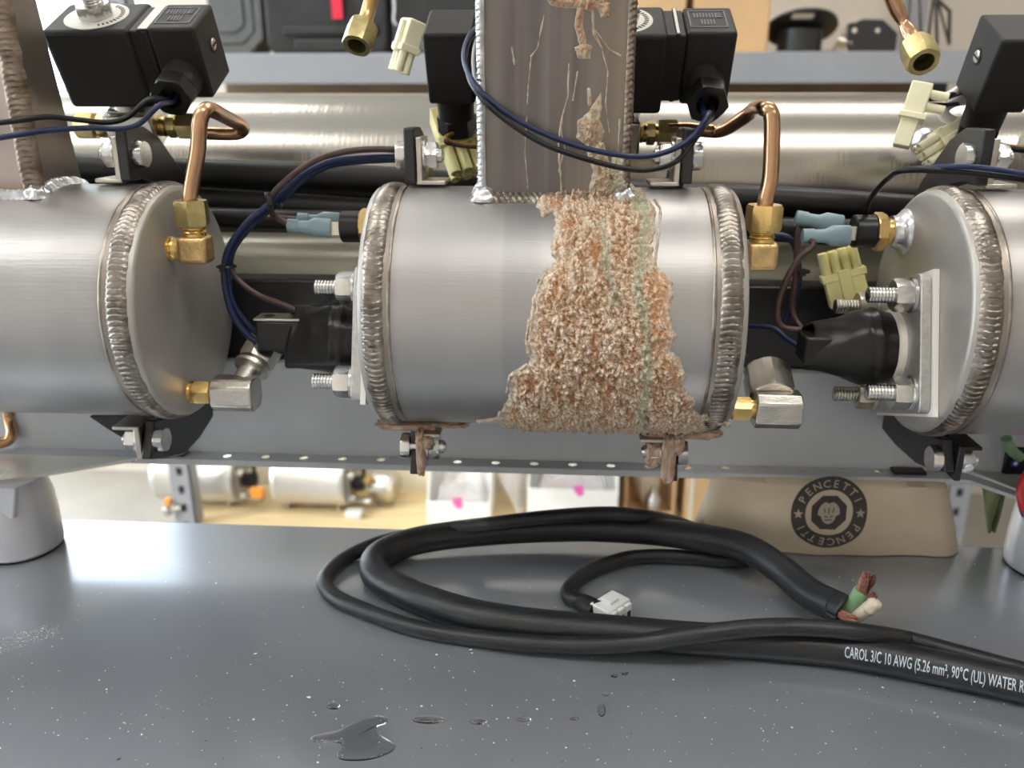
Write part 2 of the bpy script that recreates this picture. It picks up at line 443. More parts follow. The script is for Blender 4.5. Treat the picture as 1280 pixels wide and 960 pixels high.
# ------------------------------------------------------------------ canisters
CY, CZ, CR = .3855, .1477, .055
ZT = .045            # top of the tray's flange
def ring_path(X, r, n): return [V((X, CY - r*math.sin(2*PI*k/n), CZ + r*math.cos(2*PI*k/n))) for k in range(n)]
def ring_up(n): return lambda i: V((0, -math.sin(2*PI*i/n), math.cos(2*PI*i/n)))
RYF, RYB = .368, .404        # riser front and back face
def canister(label, x0, x1, rx0, rx1, kind):
    t = thing('heater_canister', label, 'canister', ((x0+x1)/2, CY, CZ-CR))
    # shell with heat tint near the welds
    mb = MB(); nx, na = 90, 96; cols = []
    def sh(u, v):
        X = x0+.003+(x1-x0-.006)*u; g = 2*PI*v; return V((X, CY-CR*math.sin(g), CZ+CR*math.cos(g)))
    mb.grid(sh, nx, na)
    for vx in mb.v:
        X = vx[0]; d = min(X-x0, x1-X); k = math.exp(-((d-.0118)/.0035)**2)
        band = .93+.07*noise.noise(V((X*60, vx[2]*8, 1.)))
        c = lerp((band, band, band), (.62, .50, .40), .75*k)
        if kind == 'centre' and -.026 < X: c = lerp(c, (.80, .80, .82), .8*min(1, (X+.026)/.002)*(1 if X < -.012 else max(0, 1-(X+.012)/.004)))  # darker band: a soft reflection painted into the centre shell colour
        if kind == 'left':   # dried run of liquid
            zz = vx[2]; xc = -.262+.012*noise.noise(V((zz*50, 0, 0)))
            if vx[1] < CY and .10 < zz < .185 and abs(X-xc) < .005: c = lerp(c, (.80, .77, .72), .8)
        cols.append((*c, 1))
    mb.c = cols
    mb.build('shell', M_can, t, ang=60)
    for X, sgn in ((x0, 1), (x1, -1)):
        cp = MB(); cp.lathe((X, CY, CZ), (sgn, 0, 0), [(0, CR-.0030), (.0004, CR-.0015), (.0012, CR-.0006), (.0040, CR-.0002)], 96)
        cp.build('end_cap', M_cap, t, ang=50)
        n = 1040
        wb = bead(ring_path(X+sgn*.0072, CR-.0004, n), ring_up(n), .0098, .0021, .0026, True, 8, .22*sgn, .12)
        wb.build('weld_bead', M_weld, t, ang=70)
        g1 = bead(ring_path(X+sgn*.0140, CR-.0003, 120), ring_up(120), .0022, .0007, 1., True, 4, 0, .2)
        g1.build('weld_edge', M_weld, t, ang=70)
    # riser tube
    def cz(Y): return CZ+math.sqrt(CR*CR-(Y-CY)**2)
    top = .345
    rb = MB(); cols = []
    nu, nv = 40, 60
    def fr(u, v):
        return V((rx0+(rx1-rx0)*u, RYF, cz(RYF)-.002+(top-cz(RYF)+.002)*v))
    rb.grid(fr, nu, nv)
    for vx in rb.v:
        u = (vx[0]-rx0)/(rx1-rx0); z = vx[2]
        if kind == 'centre':
            s = .95+.38*noise.noise(V((vx[0]*150, z*8, 4)))+.2*noise.noise(V((vx[0]*500, z*12, 5)))
            c = (s, s*.97, s*.96)
            g = max(0, min(1, (u-.55)/.15))*(.5+.6*noise.noise(V((vx[0]*70, z*22, 8))))
            c = lerp(c, (1.35, 1.22, .98), .85*g)
            c = lerp(c, (.55, .55, .58), .45*max(0, 1-abs(u-.36)/.1))
        else:
            c = lerp((2.3, 2.15, 2.1), (1.5, 1.1, .8), max(0, 1-(z-cz(RYF))/.008))
        cols.append((*c, 1))
    o = len(rb.v)
    # sides and back, with a rounded front edge
    yt = RYB-.026 if kind == 'left' else RYB
    rb.hexa([V((rx0, RYF+.0002, cz(RYB)-.006)), V((rx1, RYF+.0002, cz(RYB)-.006)), V((rx1, RYF+.0002, top)), V((rx0, RYF+.0002, top)), V((rx0, RYB, cz(RYB)-.006)), V((rx1, RYB, cz(RYB)-.006)), V((rx1, yt, top)), V((rx0, yt, top))])
    cols += [(1.5, 1.4, 1.25, 1) if kind != 'centre' else (.8, .76, .72, 1)]*8
    rb.c = cols
    rb.build('riser_tube', M_riser, t, ang=30)
    zb = cz(RYF)
    sm = M_weldb if kind == 'centre' else M_weld
    ww = .0040 if kind == 'centre' else .0100
    for X, sg in ((rx0, -1), (rx1, 1)):
        L = [V((X, RYF-.0002, zb+.0005+(top-zb)*k/330)) for k in range(331)]
        off = V((-sg*(.0005 if kind == 'centre' else .0028), 0, 0))
        bead([p+off for p in L], lambda i, sg=sg: (sg*(.6 if kind == 'centre' else .15), -1, 0), ww, .0018, .0024, False, 8, .4).build(
            'corner_weld', M_weldd if kind != 'centre' else (sm if sg < 0 else M_weldd), t, ang=70)
    zz = lambda Y: cz(Y)
    L = [V((rx0-.002+(rx1-rx0+.004)*k/300, RYF-.0022, cz(RYF-.0022)+.0002)) for k in range(301)]
    bead(L, lambda i: (0, -.75, .65), .0075, .0022, .0026, False, 8, .35).build('base_weld', M_weldb if kind == 'left' else M_weld, t, ang=70)
    for X, sg in ((rx0, -1), (rx1, 1)):
        L = []
        for k in range(121):
            Y = RYF-.002+(RYB-RYF)*k/120; L.append(V((X+sg*.0015, Y, cz(Y)+.0002)))
        bead(L, lambda i, sg=sg: (sg*.7, 0, .7), .0080, .0024, .0026, False, 8, .35).build('base_weld', M_weldb if kind != 'right' else M_weld, t, ang=70)
        # blob where corner weld meets base weld
        mb = MB(); nn = 14
        def bl(u, v, X=X, sg=sg):
            a = 2*PI*u; b = PI/2*v*.999; d = V((math.cos(a)*math.cos(b), math.sin(a)*math.cos(b), math.sin(b)))
            r = .0062*(1+.28*noise.noise(d*2.6+V((X*90, 0, 0))))
            return V((X-sg*.001, RYF-.0005, cz(RYF)-.0015))+V((d.x*r, d.y*r*.8, d.z*r*.95))
        mb.grid(bl, nn*2, nn); mb.build('weld_blob', M_weldb, t, ang=120)
    return t

XL, XC0, XC1, XR = -.1793, -.0855, .0744, .1606
can_l = canister('clean steel canister cut off by the left edge, blank end cap facing right', XL-.160, XL, -.2963, -.2333, 'left')
can_c = canister('leaking steel canister in the middle, caked with rusty lime crust', XC0, XC1, -.0366, .0258, 'centre')
can_r = canister('steel canister at the right edge with bolted heater flange facing left', XR, XR+.160, .2435, .3065, 'right')

# lime crust on the centre canister: outline given as (X, arc) on the shell
def shell_fn(u, v):   # v = arc length from the top towards the viewer
    g = v/CR; n = V((0, -math.sin(g), math.cos(g))); return V((u, CY, CZ))+n*CR, n
def to_shell(px, py):
    d = ray(px, py); o = CAM-V((0, CY, CZ))
    a = d.y**2+d.z**2; b = 2*(o.y*d.y+o.z*d.z); c = o.y**2+o.z**2-CR**2
    q = b*b-4*a*c
    t = (-b-math.sqrt(q))/(2*a) if q > 0 else -b/(2*a)
    p = o+d*t; return (p.x, math.atan2(-p.y, p.z)*CR)
OUT = [(666, 252), (676, 244), (692, 239), (712, 236), (735, 230), (765, 226), (797, 230), (812, 250), (821, 270), (819, 300), (817, 330), (832, 343), (842, 352), (843, 378), (836, 395), (844, 408),
       (843, 425), (838, 438), (852, 448), (857, 466), (854, 484), (868, 494), (869, 510), (880, 520)]
poly = [to_shell(*p) for p in OUT]
aend = CR*R_(172)
poly += [(poly[-1][0]+.006, CR*R_(152)), (poly[-1][0]-.004, aend), (to_shell(640, 515)[0]-.006, aend)]
poly += [to_shell(*p) for p in [(622, 520), (634, 500), (632, 478), (650, 462), (664, 446), (660, 432), (657, 420), (666, 402), (669, 380), (673, 356), (680, 338), (692, 326), (688, 308), (694, 285), (690, 266), (679, 272)]]
gr_main = [to_shell(*p) for p in [(800, 262), (808, 285), (806, 310), (799, 340), (797, 370), (803, 395), (808, 420), (812, 445), (806, 470), (806, 500), (800, 525)]]
gr_b = [to_shell(*p) for p in [(752, 285), (757, 310), (757, 330), (763, 352), (766, 380)]]
gr_c = [to_shell(*p) for p in [(780, 225), (790, 240), (800, 262)]]
def pdist(u, v, pl):
    best = 9
    for (a, b), (c, d) in zip(pl, pl[1:]):
        t = max(0, min(1, ((u-a)*(c-a)+(v-b)*(d-b))/((c-a)**2+(d-b)**2+1e-12)))
        best = min(best, math.hypot(u-a-t*(c-a), v-b-t*(d-b)))
    return best
TAN, PALE, RUST, GRN, GREY, ORNG = (.50, .325, .18), (.85, .74, .64), (.24, .10, .045), (.37, .39, .28), (.46, .41, .34), (.52, .27, .13)
lobe = to_shell(833, 385)
def crust_col(u, v, n1, n2, n3, n4, d, hn):
    q = noise.noise(V((u*190, v*90, 21))); q2 = noise.noise(V((u*420, v*120, 33)))
    base = lerp(TAN, (.62, .50, .38), .5+1.2*q2)
    c = lerp(base, PALE, .32+2.0*n3+.5*n2)
    c = lerp(c, RUST, max(0, min(.9, -2.1*n3-.04+.6*q)))
    c = lerp(c, ORNG, max(0, min(.55, 1.1*q-.14)))
    e = math.hypot((u-lobe[0])/.010, (v-lobe[1])/.024)
    c = lerp(c, lerp(ORNG, PALE, .35+1.6*n3), .85*max(0, min(1, 1.5-e)))
    gj = 1+1.2*n1+.8*n2
    g = pdist(u, v, gr_main); c = lerp(c, lerp(GRN, (.52, .55, .44), .3+1.5*n3), .72*max(0, 1-(g/(.0034*gj))**2))
    g = pdist(u, v, gr_b); c = lerp(c, lerp(GRN, PALE, .2+n3), .6*max(0, 1-(g/(.0026*gj))**2))
    g = pdist(u, v, gr_c); c = lerp(c, GRN, .7*max(0, 1-(g/.005)**2))
    if v > CR*R_(132): c = lerp(c, lerp(GREY, RUST, .3+n2), .65*min(1, (v-CR*R_(132))/.02))
    if d < .004: c = lerp(c, lerp(GREY, (.60, .55, .46), .4+1.5*n3), .75*(1-d/.004))
    return (*c, 1)
strk = [([to_shell(*p) for p in q], wd) for q, wd in [
    ([(700, 330), (680, 345), (668, 375), (664, 410), (660, 440)], .0012),
    ([(690, 345), (672, 350), (672, 400), (684, 398)], .0008),
    ([(662, 400), (657, 425), (664, 447)], .0009),
    ([(650, 465), (640, 490), (640, 505), (625, 525)], .0016),
    ([(660, 455), (638, 470), (634, 490)], .0012),
    ([(818, 250), (826, 262), (822, 300), (818, 335)], .0009),
    ([(880, 520), (900, 528), (915, 531)], .0022),
    ([(600, 526), (630, 522), (660, 518)], .0022)]]
crust(shell_fn, [poly], strk, -.042, .075, CR*R_(8), aend, 430, 580, .0050, 'lime_crust', can_c, crust_col, edge=.010)
# deposits on the front of the riser: (X, Z) on the face
def face_fn(u, v): return V((u, RYF, v)), V((0, -1, 0))
def to_face(px, py): p = at(px, py, RYF-.0005); return (p.x, p.z)
pf = [[to_face(*p) for p in q] for q in [
    [(676, -6), (764, -6), (756, 8), (735, 14), (706, 12), (688, 8)],
    [(716, 58), (730, 52), (741, 58), (738, 74), (722, 76)],
    [(744, 0), (764, 2), (763, 22), (750, 26)],
    [(722, 150), (736, 138), (752, 112), (754, 134), (750, 150), (757, 165), (752, 182), (735, 186), (720, 172)],
    [(728, 176), (757, 176), (762, 200), (772, 216), (764, 250), (730, 252), (740, 214)],
    [(764, 196), (782, 190), (788, 225), (793, 252), (752, 252), (762, 225)]]]
sf = [([to_face(*p) for p in q], wd) for q, wd in [
    ([(726, 8), (723, 30), (728, 52)], .0019), ([(741, 8), (742, 40), (752, 60)], .0009),
    ([(737, 130), (736, 112)], .0012), ([(711, 80), (710, 120), (703, 145), (698, 180), (702, 240)], .0008),
    ([(722, 90), (716, 125)], .0007), ([(752, 60), (760, 90), (757, 130), (765, 190)], .0006),
    ([(680, 20), (672, 60), (664, 70)], .0007), ([(664, 70), (660, 110), (656, 190), (660, 235)], .0006),
    ([(700, 160), (706, 185), (698, 215)], .0007), ([(742, 36), (762, 62), (776, 70)], .0007), ([(640, 60), (643, 80)], .0007), ([(775, 150), (772, 200)], .0008)]]
def face_col(u, v, n1, n2, n3, n4, d, hn):
    c = lerp((.40, .30, .20), (.60, .50, .39), .4+n2+n3)
    c = lerp(c, RUST, max(0, .9*n1+.3*n3)); 
    if v > .258: c = lerp(c, (.34, .13, .06), .25+.9*n2)
    c = lerp(c, (.42, .42, .33), max(0, min(1, (u-.016)/.006))*.6)
    if d < .0008: c = lerp(c, (.50, .47, .42), .5)
    return (*c, 1)
crust(face_fn, pf, sf, -.036, .0262, .19, .281, 420, 560, .0034, 'riser_deposit', can_c, face_col, edge=.0030, rough=.38, seed=40.)

# ------------------------------------------------------------------ mounting brackets
def bolt(p, ax, af, h, L, r, parent, m=None, nut_at=None, name='bolt'):
    a = V(ax).normalized(); m = m or M_zinc
    b = MB(); b.nut(p, -a, h, af, 0, .3); b.cyl(p, V(p)+a*L, r, n=16)
    o = b.build(name, m, parent)
    if nut_at is not None:
        k = MB(); k.lathe(V(p)+a*nut_at, a, [(0, af*.62), (.0009, af*.62)], 24); k.nut(V(p)+a*(nut_at+.0009), a, h*1.15, af, r*.9, .1)
        k.thread(V(p)+a*(nut_at+h), a, .0045, r*.9)
        k.build('nut', m, parent)
    return o
def bracket(label, X, side, rust=False, low=None, fs_=1):
    low = [((q.y-CY), (q.z-CZ)) for q in [atx(px, py, X) for px, py in low]] if fs_ else list(low)
    low = [(max(-.026, min(.0535, y)), z) for y, z in low]
    # saddle plate at X (thickness 3 mm), its bolted steel tab on the 'side' (+1 right, -1 left)
    t = thing('mounting_bracket', label, 'bracket', (X, CY+.06, CZ-.05))
    ri = CR+.0026; TH = .0050
    out = []
    for k in range(25):   # inner arc: from front-top over the back to front-bottom
        g = R_(97-k*(204/24)); out.append((ri*math.cos(g), ri*math.sin(g)))
    out += low
    out += [(.0530, -.0455), (.0606, -.0450), (.0606, .042), (.050, .055), (.026, .075), (.012, .0805), (-.006, .0805)]
    mb = MB(); mb.prism(out, (X-TH/2, CY, CZ), (0, 1, 0), (0, 0, 1), (TH, 0, 0))
    mb.build('saddle_plate', M_blackmetal, t, bevel=.0008)
    if fs_:
        f0, f1 = (atz(196, 571, ZT).x, atz(234, 567, ZT).x) if fs_ > 0 else (atz(1110, 585, ZT).x, atz(1150, 586, ZT).x)
        MB().box(f0, f1, .4325, .4395, ZT+.0002, ZT+.0020).build('base_foot', M_blackmetal, t, bevel=.0003)
    for zz, yo, sg in ((CZ+.0685, .0035, 1), (CZ-.0650, -.0150, -1)):
        tb_ = MB(); x0 = X+side*.0026; x1 = x0+side*.0028
        xa, xb = min(x0, x1), max(x0, x1)
        tm = M_plate if not (side < 0 and sg < 0) else M_plate
        tb_.box(xa, xb, CY+yo-.009, CY+yo+.009, zz-.011 if sg > 0 else zz-.0080, zz+.008 if sg > 0 else zz+.0083)
        f0 = x0 if side > 0 else x0-.012
        # foot welded to the shell
        if sg > 0: tb_.box(min(x0, x0+side*.013), max(x0, x0+side*.013), CY+yo-.009, CY+yo+.009, CZ+CR+.0011, CZ+CR+.0030)
        else: tb_.box(min(x0, x0+side*.013), max(x0, x0+side*.010), CY+yo-.009, CY+yo+.009, CZ-CR-.0028, CZ-CR-.0010)
        tb_.build('steel_tab', M_blackmetal if (fs_ < 0 and sg < 0) else M_zinc2, t, bevel=.0005)
        p = V((X-side*.0025, CY+yo-.002, zz))
        bolt(p, (side, 0, 0), .0110, .0044, .016, .0032, t, M_zinc, .0055+.0025)
    if rust:
        for bx, nm in ((0, 'rust_scale'),):
            mb = MB(); cols = []
            def blob(c, r, sd, n=22):
                o = len(mb.v)
                def fnb(u, v):
                    a = 2*PI*u; b = PI*(v-.5); d = V((math.cos(a)*math.cos(b), math.sin(a)*math.cos(b), math.sin(b)))
                    d = V([math.copysign(abs(q_)**.55, q_) for q_ in d])*.88; k = 1+.16*noise.noise(d*3+V((sd, 0, 0)))+.18*noise.noise(d*8+V((sd, 2, 0)))
                    return V(c)+V((d.x*r[0]*k, d.y*r[1]*k, d.z*r[2]*k))
                mb.grid(fnb, n*2, n)
            rs = random.Random(int(X*1e4))
            if side > 0:
                blob((X+.0032, CY-.0235, CZ-.0655), (.0022, .0035, .0125), 1)
                blob((X+.0062, CY-.022, CZ-.060), (.0032, .005, .0035), 4)
                blob((X-.004, CY-.016, CZ-.0545), (.016, .006, .0020), 7)
                blob((X+.010, CY-.010, CZ-.0555), (.016, .006, .0016), 9)
            else:
                blob((X-.0022, CY-.0235, CZ-.0655), (.0036, .0040, .0130), 2)
                blob((X-.0085, CY-.018, CZ-.0655), (.0042, .006, .0070), 5)
                blob((X+.0016, CY-.0240, CZ-.0580), (.0030, .003, .0055), 6)
                blob((X+.004, CY-.016, CZ-.0545), (.020, .007, .0026), 8)
            for vx in mb.v:
                q = V(vx)*1000; n2 = noise.noise(q*.5); n3 = noise.noise(q*1.3)
                c = lerp((.34, .20, .13), (.66, .55, .47), .4+n2+.7*n3); c = lerp(c, RUST, max(0, .9*n3))
                cols.append((*c, 1))
            mb.c = cols; mb.build(nm, M_crust, t, ang=180)
    return t
bxl = at(200, 545, CY-.01).x-.006
def gusset(t):
    P = [at(px, py, CY+.012) for px, py in ((112, 521), (174, 521), (174, 546), (151, 546), (136, 537))]
    mb = MB(); n = len(P); mb.add(P+[p+V((0, .003, 0)) for p in P], [tuple(range(n))[::-1], tuple(range(n, 2*n))]+[(i, (i+1) % n, n+(i+1) % n, n+i) for i in range(n)])
    mb.build('gusset', M_blackmetal, t, smooth=False)
LC = ((-.024, -.0770), (-.008, -.0770), (-.004, -.0625), (.020, -.0605), (.042, -.0455))
gusset(bracket('black bracket under the blank end of the left canister', at(184, 550, CY-.022).x, -1, low=((182, 574), (203, 573), (225, 568), (245, 547), (262, 520))))
bracket('black bracket with rusty tab at left end of the crusted canister', at(515, 200, CY).x, 1, True, LC, 0)
bracket('black bracket with rusty tab below the lime crust', at(857, 200, CY).x, -1, True, LC, 0)
bracket('black bracket under the flanged canister at far right', at(1189, 565, CY-.022).x, 1, low=((1187, 590), (1170, 588), (1150, 579), (1125, 557), (1107, 535)), fs_=-1)

# ------------------------------------------------------------------ tray: rail, apron, flange, feet
tr = thing('machine_tray', 'grey sheet metal tray with a row of holes behind the canisters', 'tray', (0, .46, 0))
YE = .4305
# perforated front flange: strip built around the holes
hx = [at(px, 574+(px-240)*.022, .436).x for px in np.linspace(285, 1098, 18)]
YA = .4402
def flange():
    from mathutils.geometry import tessellate_polygon
    t = .0005; r = .0025; hy = .4357
    outer = [V((-.45, YE, 0)), V((.45, YE, 0)), V((.45, YA, 0)), V((-.45, YA, 0))]
    holes = [[V((x+r*math.cos(2*PI*k/16), hy-r*math.sin(2*PI*k/16), 0)) for k in range(16)] for x in hx]
    loops = [outer]+holes; flat = [p for l in loops for p in l]; n = len(flat)
    tri = tessellate_polygon(loops)
    vs = [V((p.x, p.y, ZT)) for p in flat]+[V((p.x, p.y, ZT-t)) for p in flat]
    fs = [tuple(q) for q in tri]+[tuple(i+n for i in q)[::-1] for q in tri]
    o = 0
    for l in loops:
        m = len(l)
        for k in range(m): k2 = (k+1) % m; fs.append((o+k, o+k2, n+o+k2, n+o+k))
        o += m
    mb = MB(); mb.add(vs, fs)
    mb.box(-.45, .45, YE-.0012, YE-.00005, ZT-.0035, ZT)   # folded lip
    return mb
flange().build('perforated_flange', M_tray, tr, smooth=False)
ap = MB()
ap.box(-.45, .45, YA+.0002, YA+.0014, ZT-.0005, .0990)
ap.box(-.45, .45, YA+.0002, YA+.0400, .0990, .1000)
ap.build('apron', M_tray, tr)
ap = MB(); ap.box(-.45, .45, .4466, .4640, .1005, .1462); ap.build('black_rail', M_blackmetal, tr, bevel=.0015)
# flared base plates at both ends
def plate(out, m, th=.002):
    return MB().prism(out, (0, 0, ZT-.0015-.0002), (1, 0, 0), (0, 1, 0), (0, 0, th)).build('end_plate', m, tr, smooth=False)
q0 = atz(172, 573, ZT); q1 = atz(0, 601, ZT); dx = q1-q0; q2 = q0+dx*1.6
plate([(q0.x, q0.y), (q2.x, q2.y), (q2.x, YE-.0015), (q0.x, YE-.0015)][::-1], M_traybright)
q0 = atz(1197, 586, ZT); q1 = atz(1275, 616, ZT); q2 = q0+(q1-q0)*2.6
plate([(q0.x-.006, YE-.0015), (q2.x, YE-.0015), (q2.x, q2.y-.0), (q0.x, min(q0.y, YE-.003))][::-1], M_tray)
ev = MB(); pa, pb = V((q0.x, q0.y-.0004, ZT+.0014)), V((q2.x, q2.y-.0004, ZT+.0014))
d = (pb-pa).normalized(); nrm = V((-d.y, d.x, 0))
ev.hexa([pa, pb, pb+V((0, 0, -.0058)), pa+V((0, 0, -.0058)), pa+nrm*.0012, pb+nrm*.0012, pb+nrm*.0012+V((0, 0, -.0058)), pa+nrm*.0012+V((0, 0, -.0058))])
ev.build('bare_edge_strip', M_edge, tr)
def foot(label, x, y, r):
    t = thing('leveling_pedestal', label, 'foot', (x, y, 0))
    MB().lathe((x, y, 0), (0, 0, 1), [(0, r*.90), (.0012, r*.95), (.0016, r*.98), (.004, r*1.0), (.020, r*1.0), (.030, r*.975), (.036, r*.93), (.040, r*.87), (.0433, r*.80)], 48).build('foot_body', M_foot, t, ang=60)
    MB().lathe((x, y, 0), (0, 0, 1), [(0.0002, r*.97), (.0012, r*.97)], 48).build('rubber_pad', M_rubber, t)
    return t
pL = atz(24, 690); pR = atz(1306, 716)
ft = foot('silver grey round machine foot at the left edge of the bench', pL.x-.0015, pL.y+.006, .0213)
nk = MB(); c = at(22, 615, .398)
nk.prism([(-.009, .006), (.004, -.008), (.0065, -.008), (.011, .010), (-.009, .010)], c+V((0, -.016, 0)), (1, 0, 0), (0, 0, 1), (0, .004, 0)); nk.build('notch_face', M_foot, ft, bevel=.0008)
foot('silver grey round machine foot at the right edge of the bench', pR.x+.004, pR.y+.006, .0213)

# ------------------------------------------------------------------ pipes and hoses behind
HY = .5480
hp0, hp1 = at(300, 113, HY), at(1000, 118, HY)
hz = (hp0.z+hp1.z)/2-.052
hd = thing('header_pipe', 'large brushed stainless header pipe behind the canisters', 'pipe', (0, HY, hz-.052))
MB().lathe((-.55, HY, hz), (1, 0, 0), [(0, .052), (1.1, .052)], 128).build('pipe_body', M_pipe, hd)
bz = at(1158, 178, .487); bo = MB().lathe((bz.x, .4905, bz.z), (0, -1, 0), [(0, .0075), (.0015, .0072), (.003, .0055), (.006, .005), (.0062, .003)], 32); bo.build('weld_boss', M_weldb, hd, ang=60)
lp = thing('lower_pipe', 'pale satin pipe running below the header pipe', 'pipe', (0, .515, .13))
lz = at(400, 288, .502).z-.0225
MB().lathe((-.55, .490, lz), (1, 0, 0), [(0, .0225), (1.1, .0225)], 64).build('pipe_body', M_cream, lp)
def wire(name, label, pts, r, m, cat='wire', n=10, sm=8, group=None):
    return tag(MB().tube(cr(pts, sm), r, n).build(name, m, ang=80), label, cat, group)
HL = ['uppermost thick black hose behind the gap between the canisters', 'second black hose from the top in the bundle under the header pipe', 'third black hose from the top, thick and dull, under the header pipe', 'lowest black hose lying over the pale pipe']
for i, (yl, yr, r, Y, wob) in enumerate(((214, 256, .0072, .466, 2), (231, 268, .0070, .4815, -2), (252, 290, .0068, .4668, 2), (272, 286, .0056, .4515, 1))):
    pts = [at(px, yl+(yr-yl)*(px-250)/800+wob*math.sin(px*.011+i), Y) for px in range(-60, 1400, 90)]
    wire('rubber_hose', HL[i], pts, r, M_hose, 'hose', 14, 5)

# ------------------------------------------------------------------ heater flanges
FA = R_(20)
FY, FZ = .3865, .1305
fu = V((0, math.sin(FA), math.cos(FA))); fv = V((0, math.cos(FA), -math.sin(FA)))   # flange up, flange back
def stud(p, t, m, big=1.0):
    o = MB().thread(p-V((.0195*big, 0, 0)), (1, 0, 0), .0195*big, .0036, .0014).build('stud', m, t, ang=60)
    MB().nut(p-V((.0017, 0, 0)), (-1, 0, 0), .0072, .0128, .0037, .26).build('nut', m, o, ang=30)
    MB().lathe(p-V((.0018, 0, 0)), (1, 0, 0), [(0, .0074), (.0003, .0078), (.0016, .0078)], 28).build('washer', m, o)
    return o
def heater(label, X, ms, open_end):
    t = thing('heater_flange', label, 'flange', (X, FY, FZ))
    hs = .0305
    c = V((X, FY, FZ))
    sqr = []
    for cx_, cy_ in ((1, 1), (-1, 1), (-1, -1), (1, -1)):
        a0 = math.atan2(cy_, cx_)
        for k in range(5):
            g = a0-PI/4+PI/2*k/4; sqr.append((cx_*(hs-.004)+.004*math.cos(g), cy_*(hs-.004)+.004*math.sin(g)))
    MB().prism([(a*1.04, b*1.04) for a, b in ((hs, hs), (-hs, hs), (-hs, -hs), (hs, -hs))], c-V((.0026, 0, 0)), fv, fu, (.0024, 0, 0)).build('gasket', M_gasket, t)
    xf = X-.0026-.0048
    MB().prism(sqr, V((xf, FY, FZ)), fv, fu, (.0046, 0, 0)).build('flange_plate', M_plate, t, bevel=.0005)
    for i, (a, b) in enumerate(((-1, 1), (-1, -1), (1, 1), (1, -1))):
        p = V((xf, FY, FZ))+fv*(.0222*a)+fu*(.0215*b)
        stud(p, t, ms if a < 0 else M_zinc2)
    MB().lathe(V((xf-.003, FY, FZ)), (1, 0, 0), [(0, .0165), (.0006, .0175), (.003, .0175)], 40).build('insulator_ring', M_ins, t)
    bt = MB()
    def bf(u, v):
        L = (.0350 if open_end else .0365)*v; g = 2*PI*u
        flat = max(0, (v-.35)/.65)
        ra = .0162*(1+.05*math.sin(3*g+2)*v)*(1+.10*math.sin(PI*min(1, v*1.6)))-(-.0005 if open_end else .0040)*flat; rb_ = .0158-.0110*flat
        if .16 < v < .24: ra *= 1.05; rb_ *= 1.05
        wv = .0016*flat*math.sin(2*g+1.2)+.0008*noise.noise(V((math.cos(g)*2, math.sin(g)*2, v*4)))
        ex = L+.002*flat*math.sin(2*g)
        return V((xf-.0022-ex, FY, FZ))+fu*((ra+wv)*math.sin(g))+fv*((rb_+wv)*math.cos(g))
    bt.grid(bf, 40, 26)
    bo_ = bt.build('rubber_boot', M_rubber, t, ang=80)
    so = bo_.modifiers.new('solid', 'SOLIDIFY'); so.thickness = .0012; so.offset = -1
    if open_end:
        tt = MB(); p = V((-.1320, FY+.003, FZ+.0092))
        tt.box(p.x-.0165, p.x+.006, p.y-.006, p.y+.006, p.z-.0006, p.z+.0006)
        tt.build('terminal_tab', M_zinc2, t, bevel=.0003)
        MB().lathe((p.x-.0105, p.y, p.z+.0002), (0, 0, 1), [(0, .0027), (.0006, .0027)], 20).build('tab_hole', M_dark, t)
        MB().box(p.x-.0155, p.x+.006, p.y-.0065, p.y+.0065, p.z-.0155, p.z-.0008).build('terminal_block', M_gland, t, bevel=.001)
    else:
        MB().box(xf-.042, xf-.030, FY-.008, FY+.008, FZ-.007, FZ+.006).build('terminal_block', M_gland, t, bevel=.001)
    return t
heater('square heater flange with black boot on left end of the crusted canister', XC0-.0012, M_zinc, True)
heater('square heater flange with white gasket and black boot on the right canister', XR, M_zinc, False)

# ------------------------------------------------------------------ thermal switches and spade connectors
SY, SZ = .4115, .1805
def tswitch(label, X, boss):
    t = thing('thermal_switch', label, 'switch', (X, SY, SZ))
    if boss: MB().lathe((X, SY, SZ), (-1, 0, 0), [(-.0002, .0108), (.001, .0106), (.0025, .0090), (.004, .0076), (.0065, .0072), (.0066, .003)], 40).build('weld_boss', M_weldb, t, ang=70)
    x = X-(.0066 if boss else .0004)
    MB().lathe((x, SY, SZ), (-1, 0, 0), [(-.001, .006), (.003, .006), (.0031, .0062), (.006, .0062)], 28).build('brass_thread', M_brass, t)
    MB().nut((x-.0030, SY, SZ), (-1, 0, 0), .0048, .0160, 0, .2).build('brass_hex', M_brass, t, ang=30)
    MB().lathe((x-.0076, SY, SZ), (-1, 0, 0), [(0, .0072), (.0006, .0077), (.0094, .0077), (.010, .0070)], 36).build('black_body', M_gland, t)
    for s in (-1, 1):
        MB().box(x-.0240, x-.0174, SY-.0058 if s < 0 else SY+.0048, SY-.0050 if s < 0 else SY+.0056, SZ-.0034, SZ+.0030).build('blade', M_tin, t)
    return t, x-.0176
t1, xs1 = tswitch('black thermal switch with brass hex on the crusted canister', XC0, True)
t2, xs2 = tswitch('black thermal switch on shiny welded boss of the right canister', XR, True)
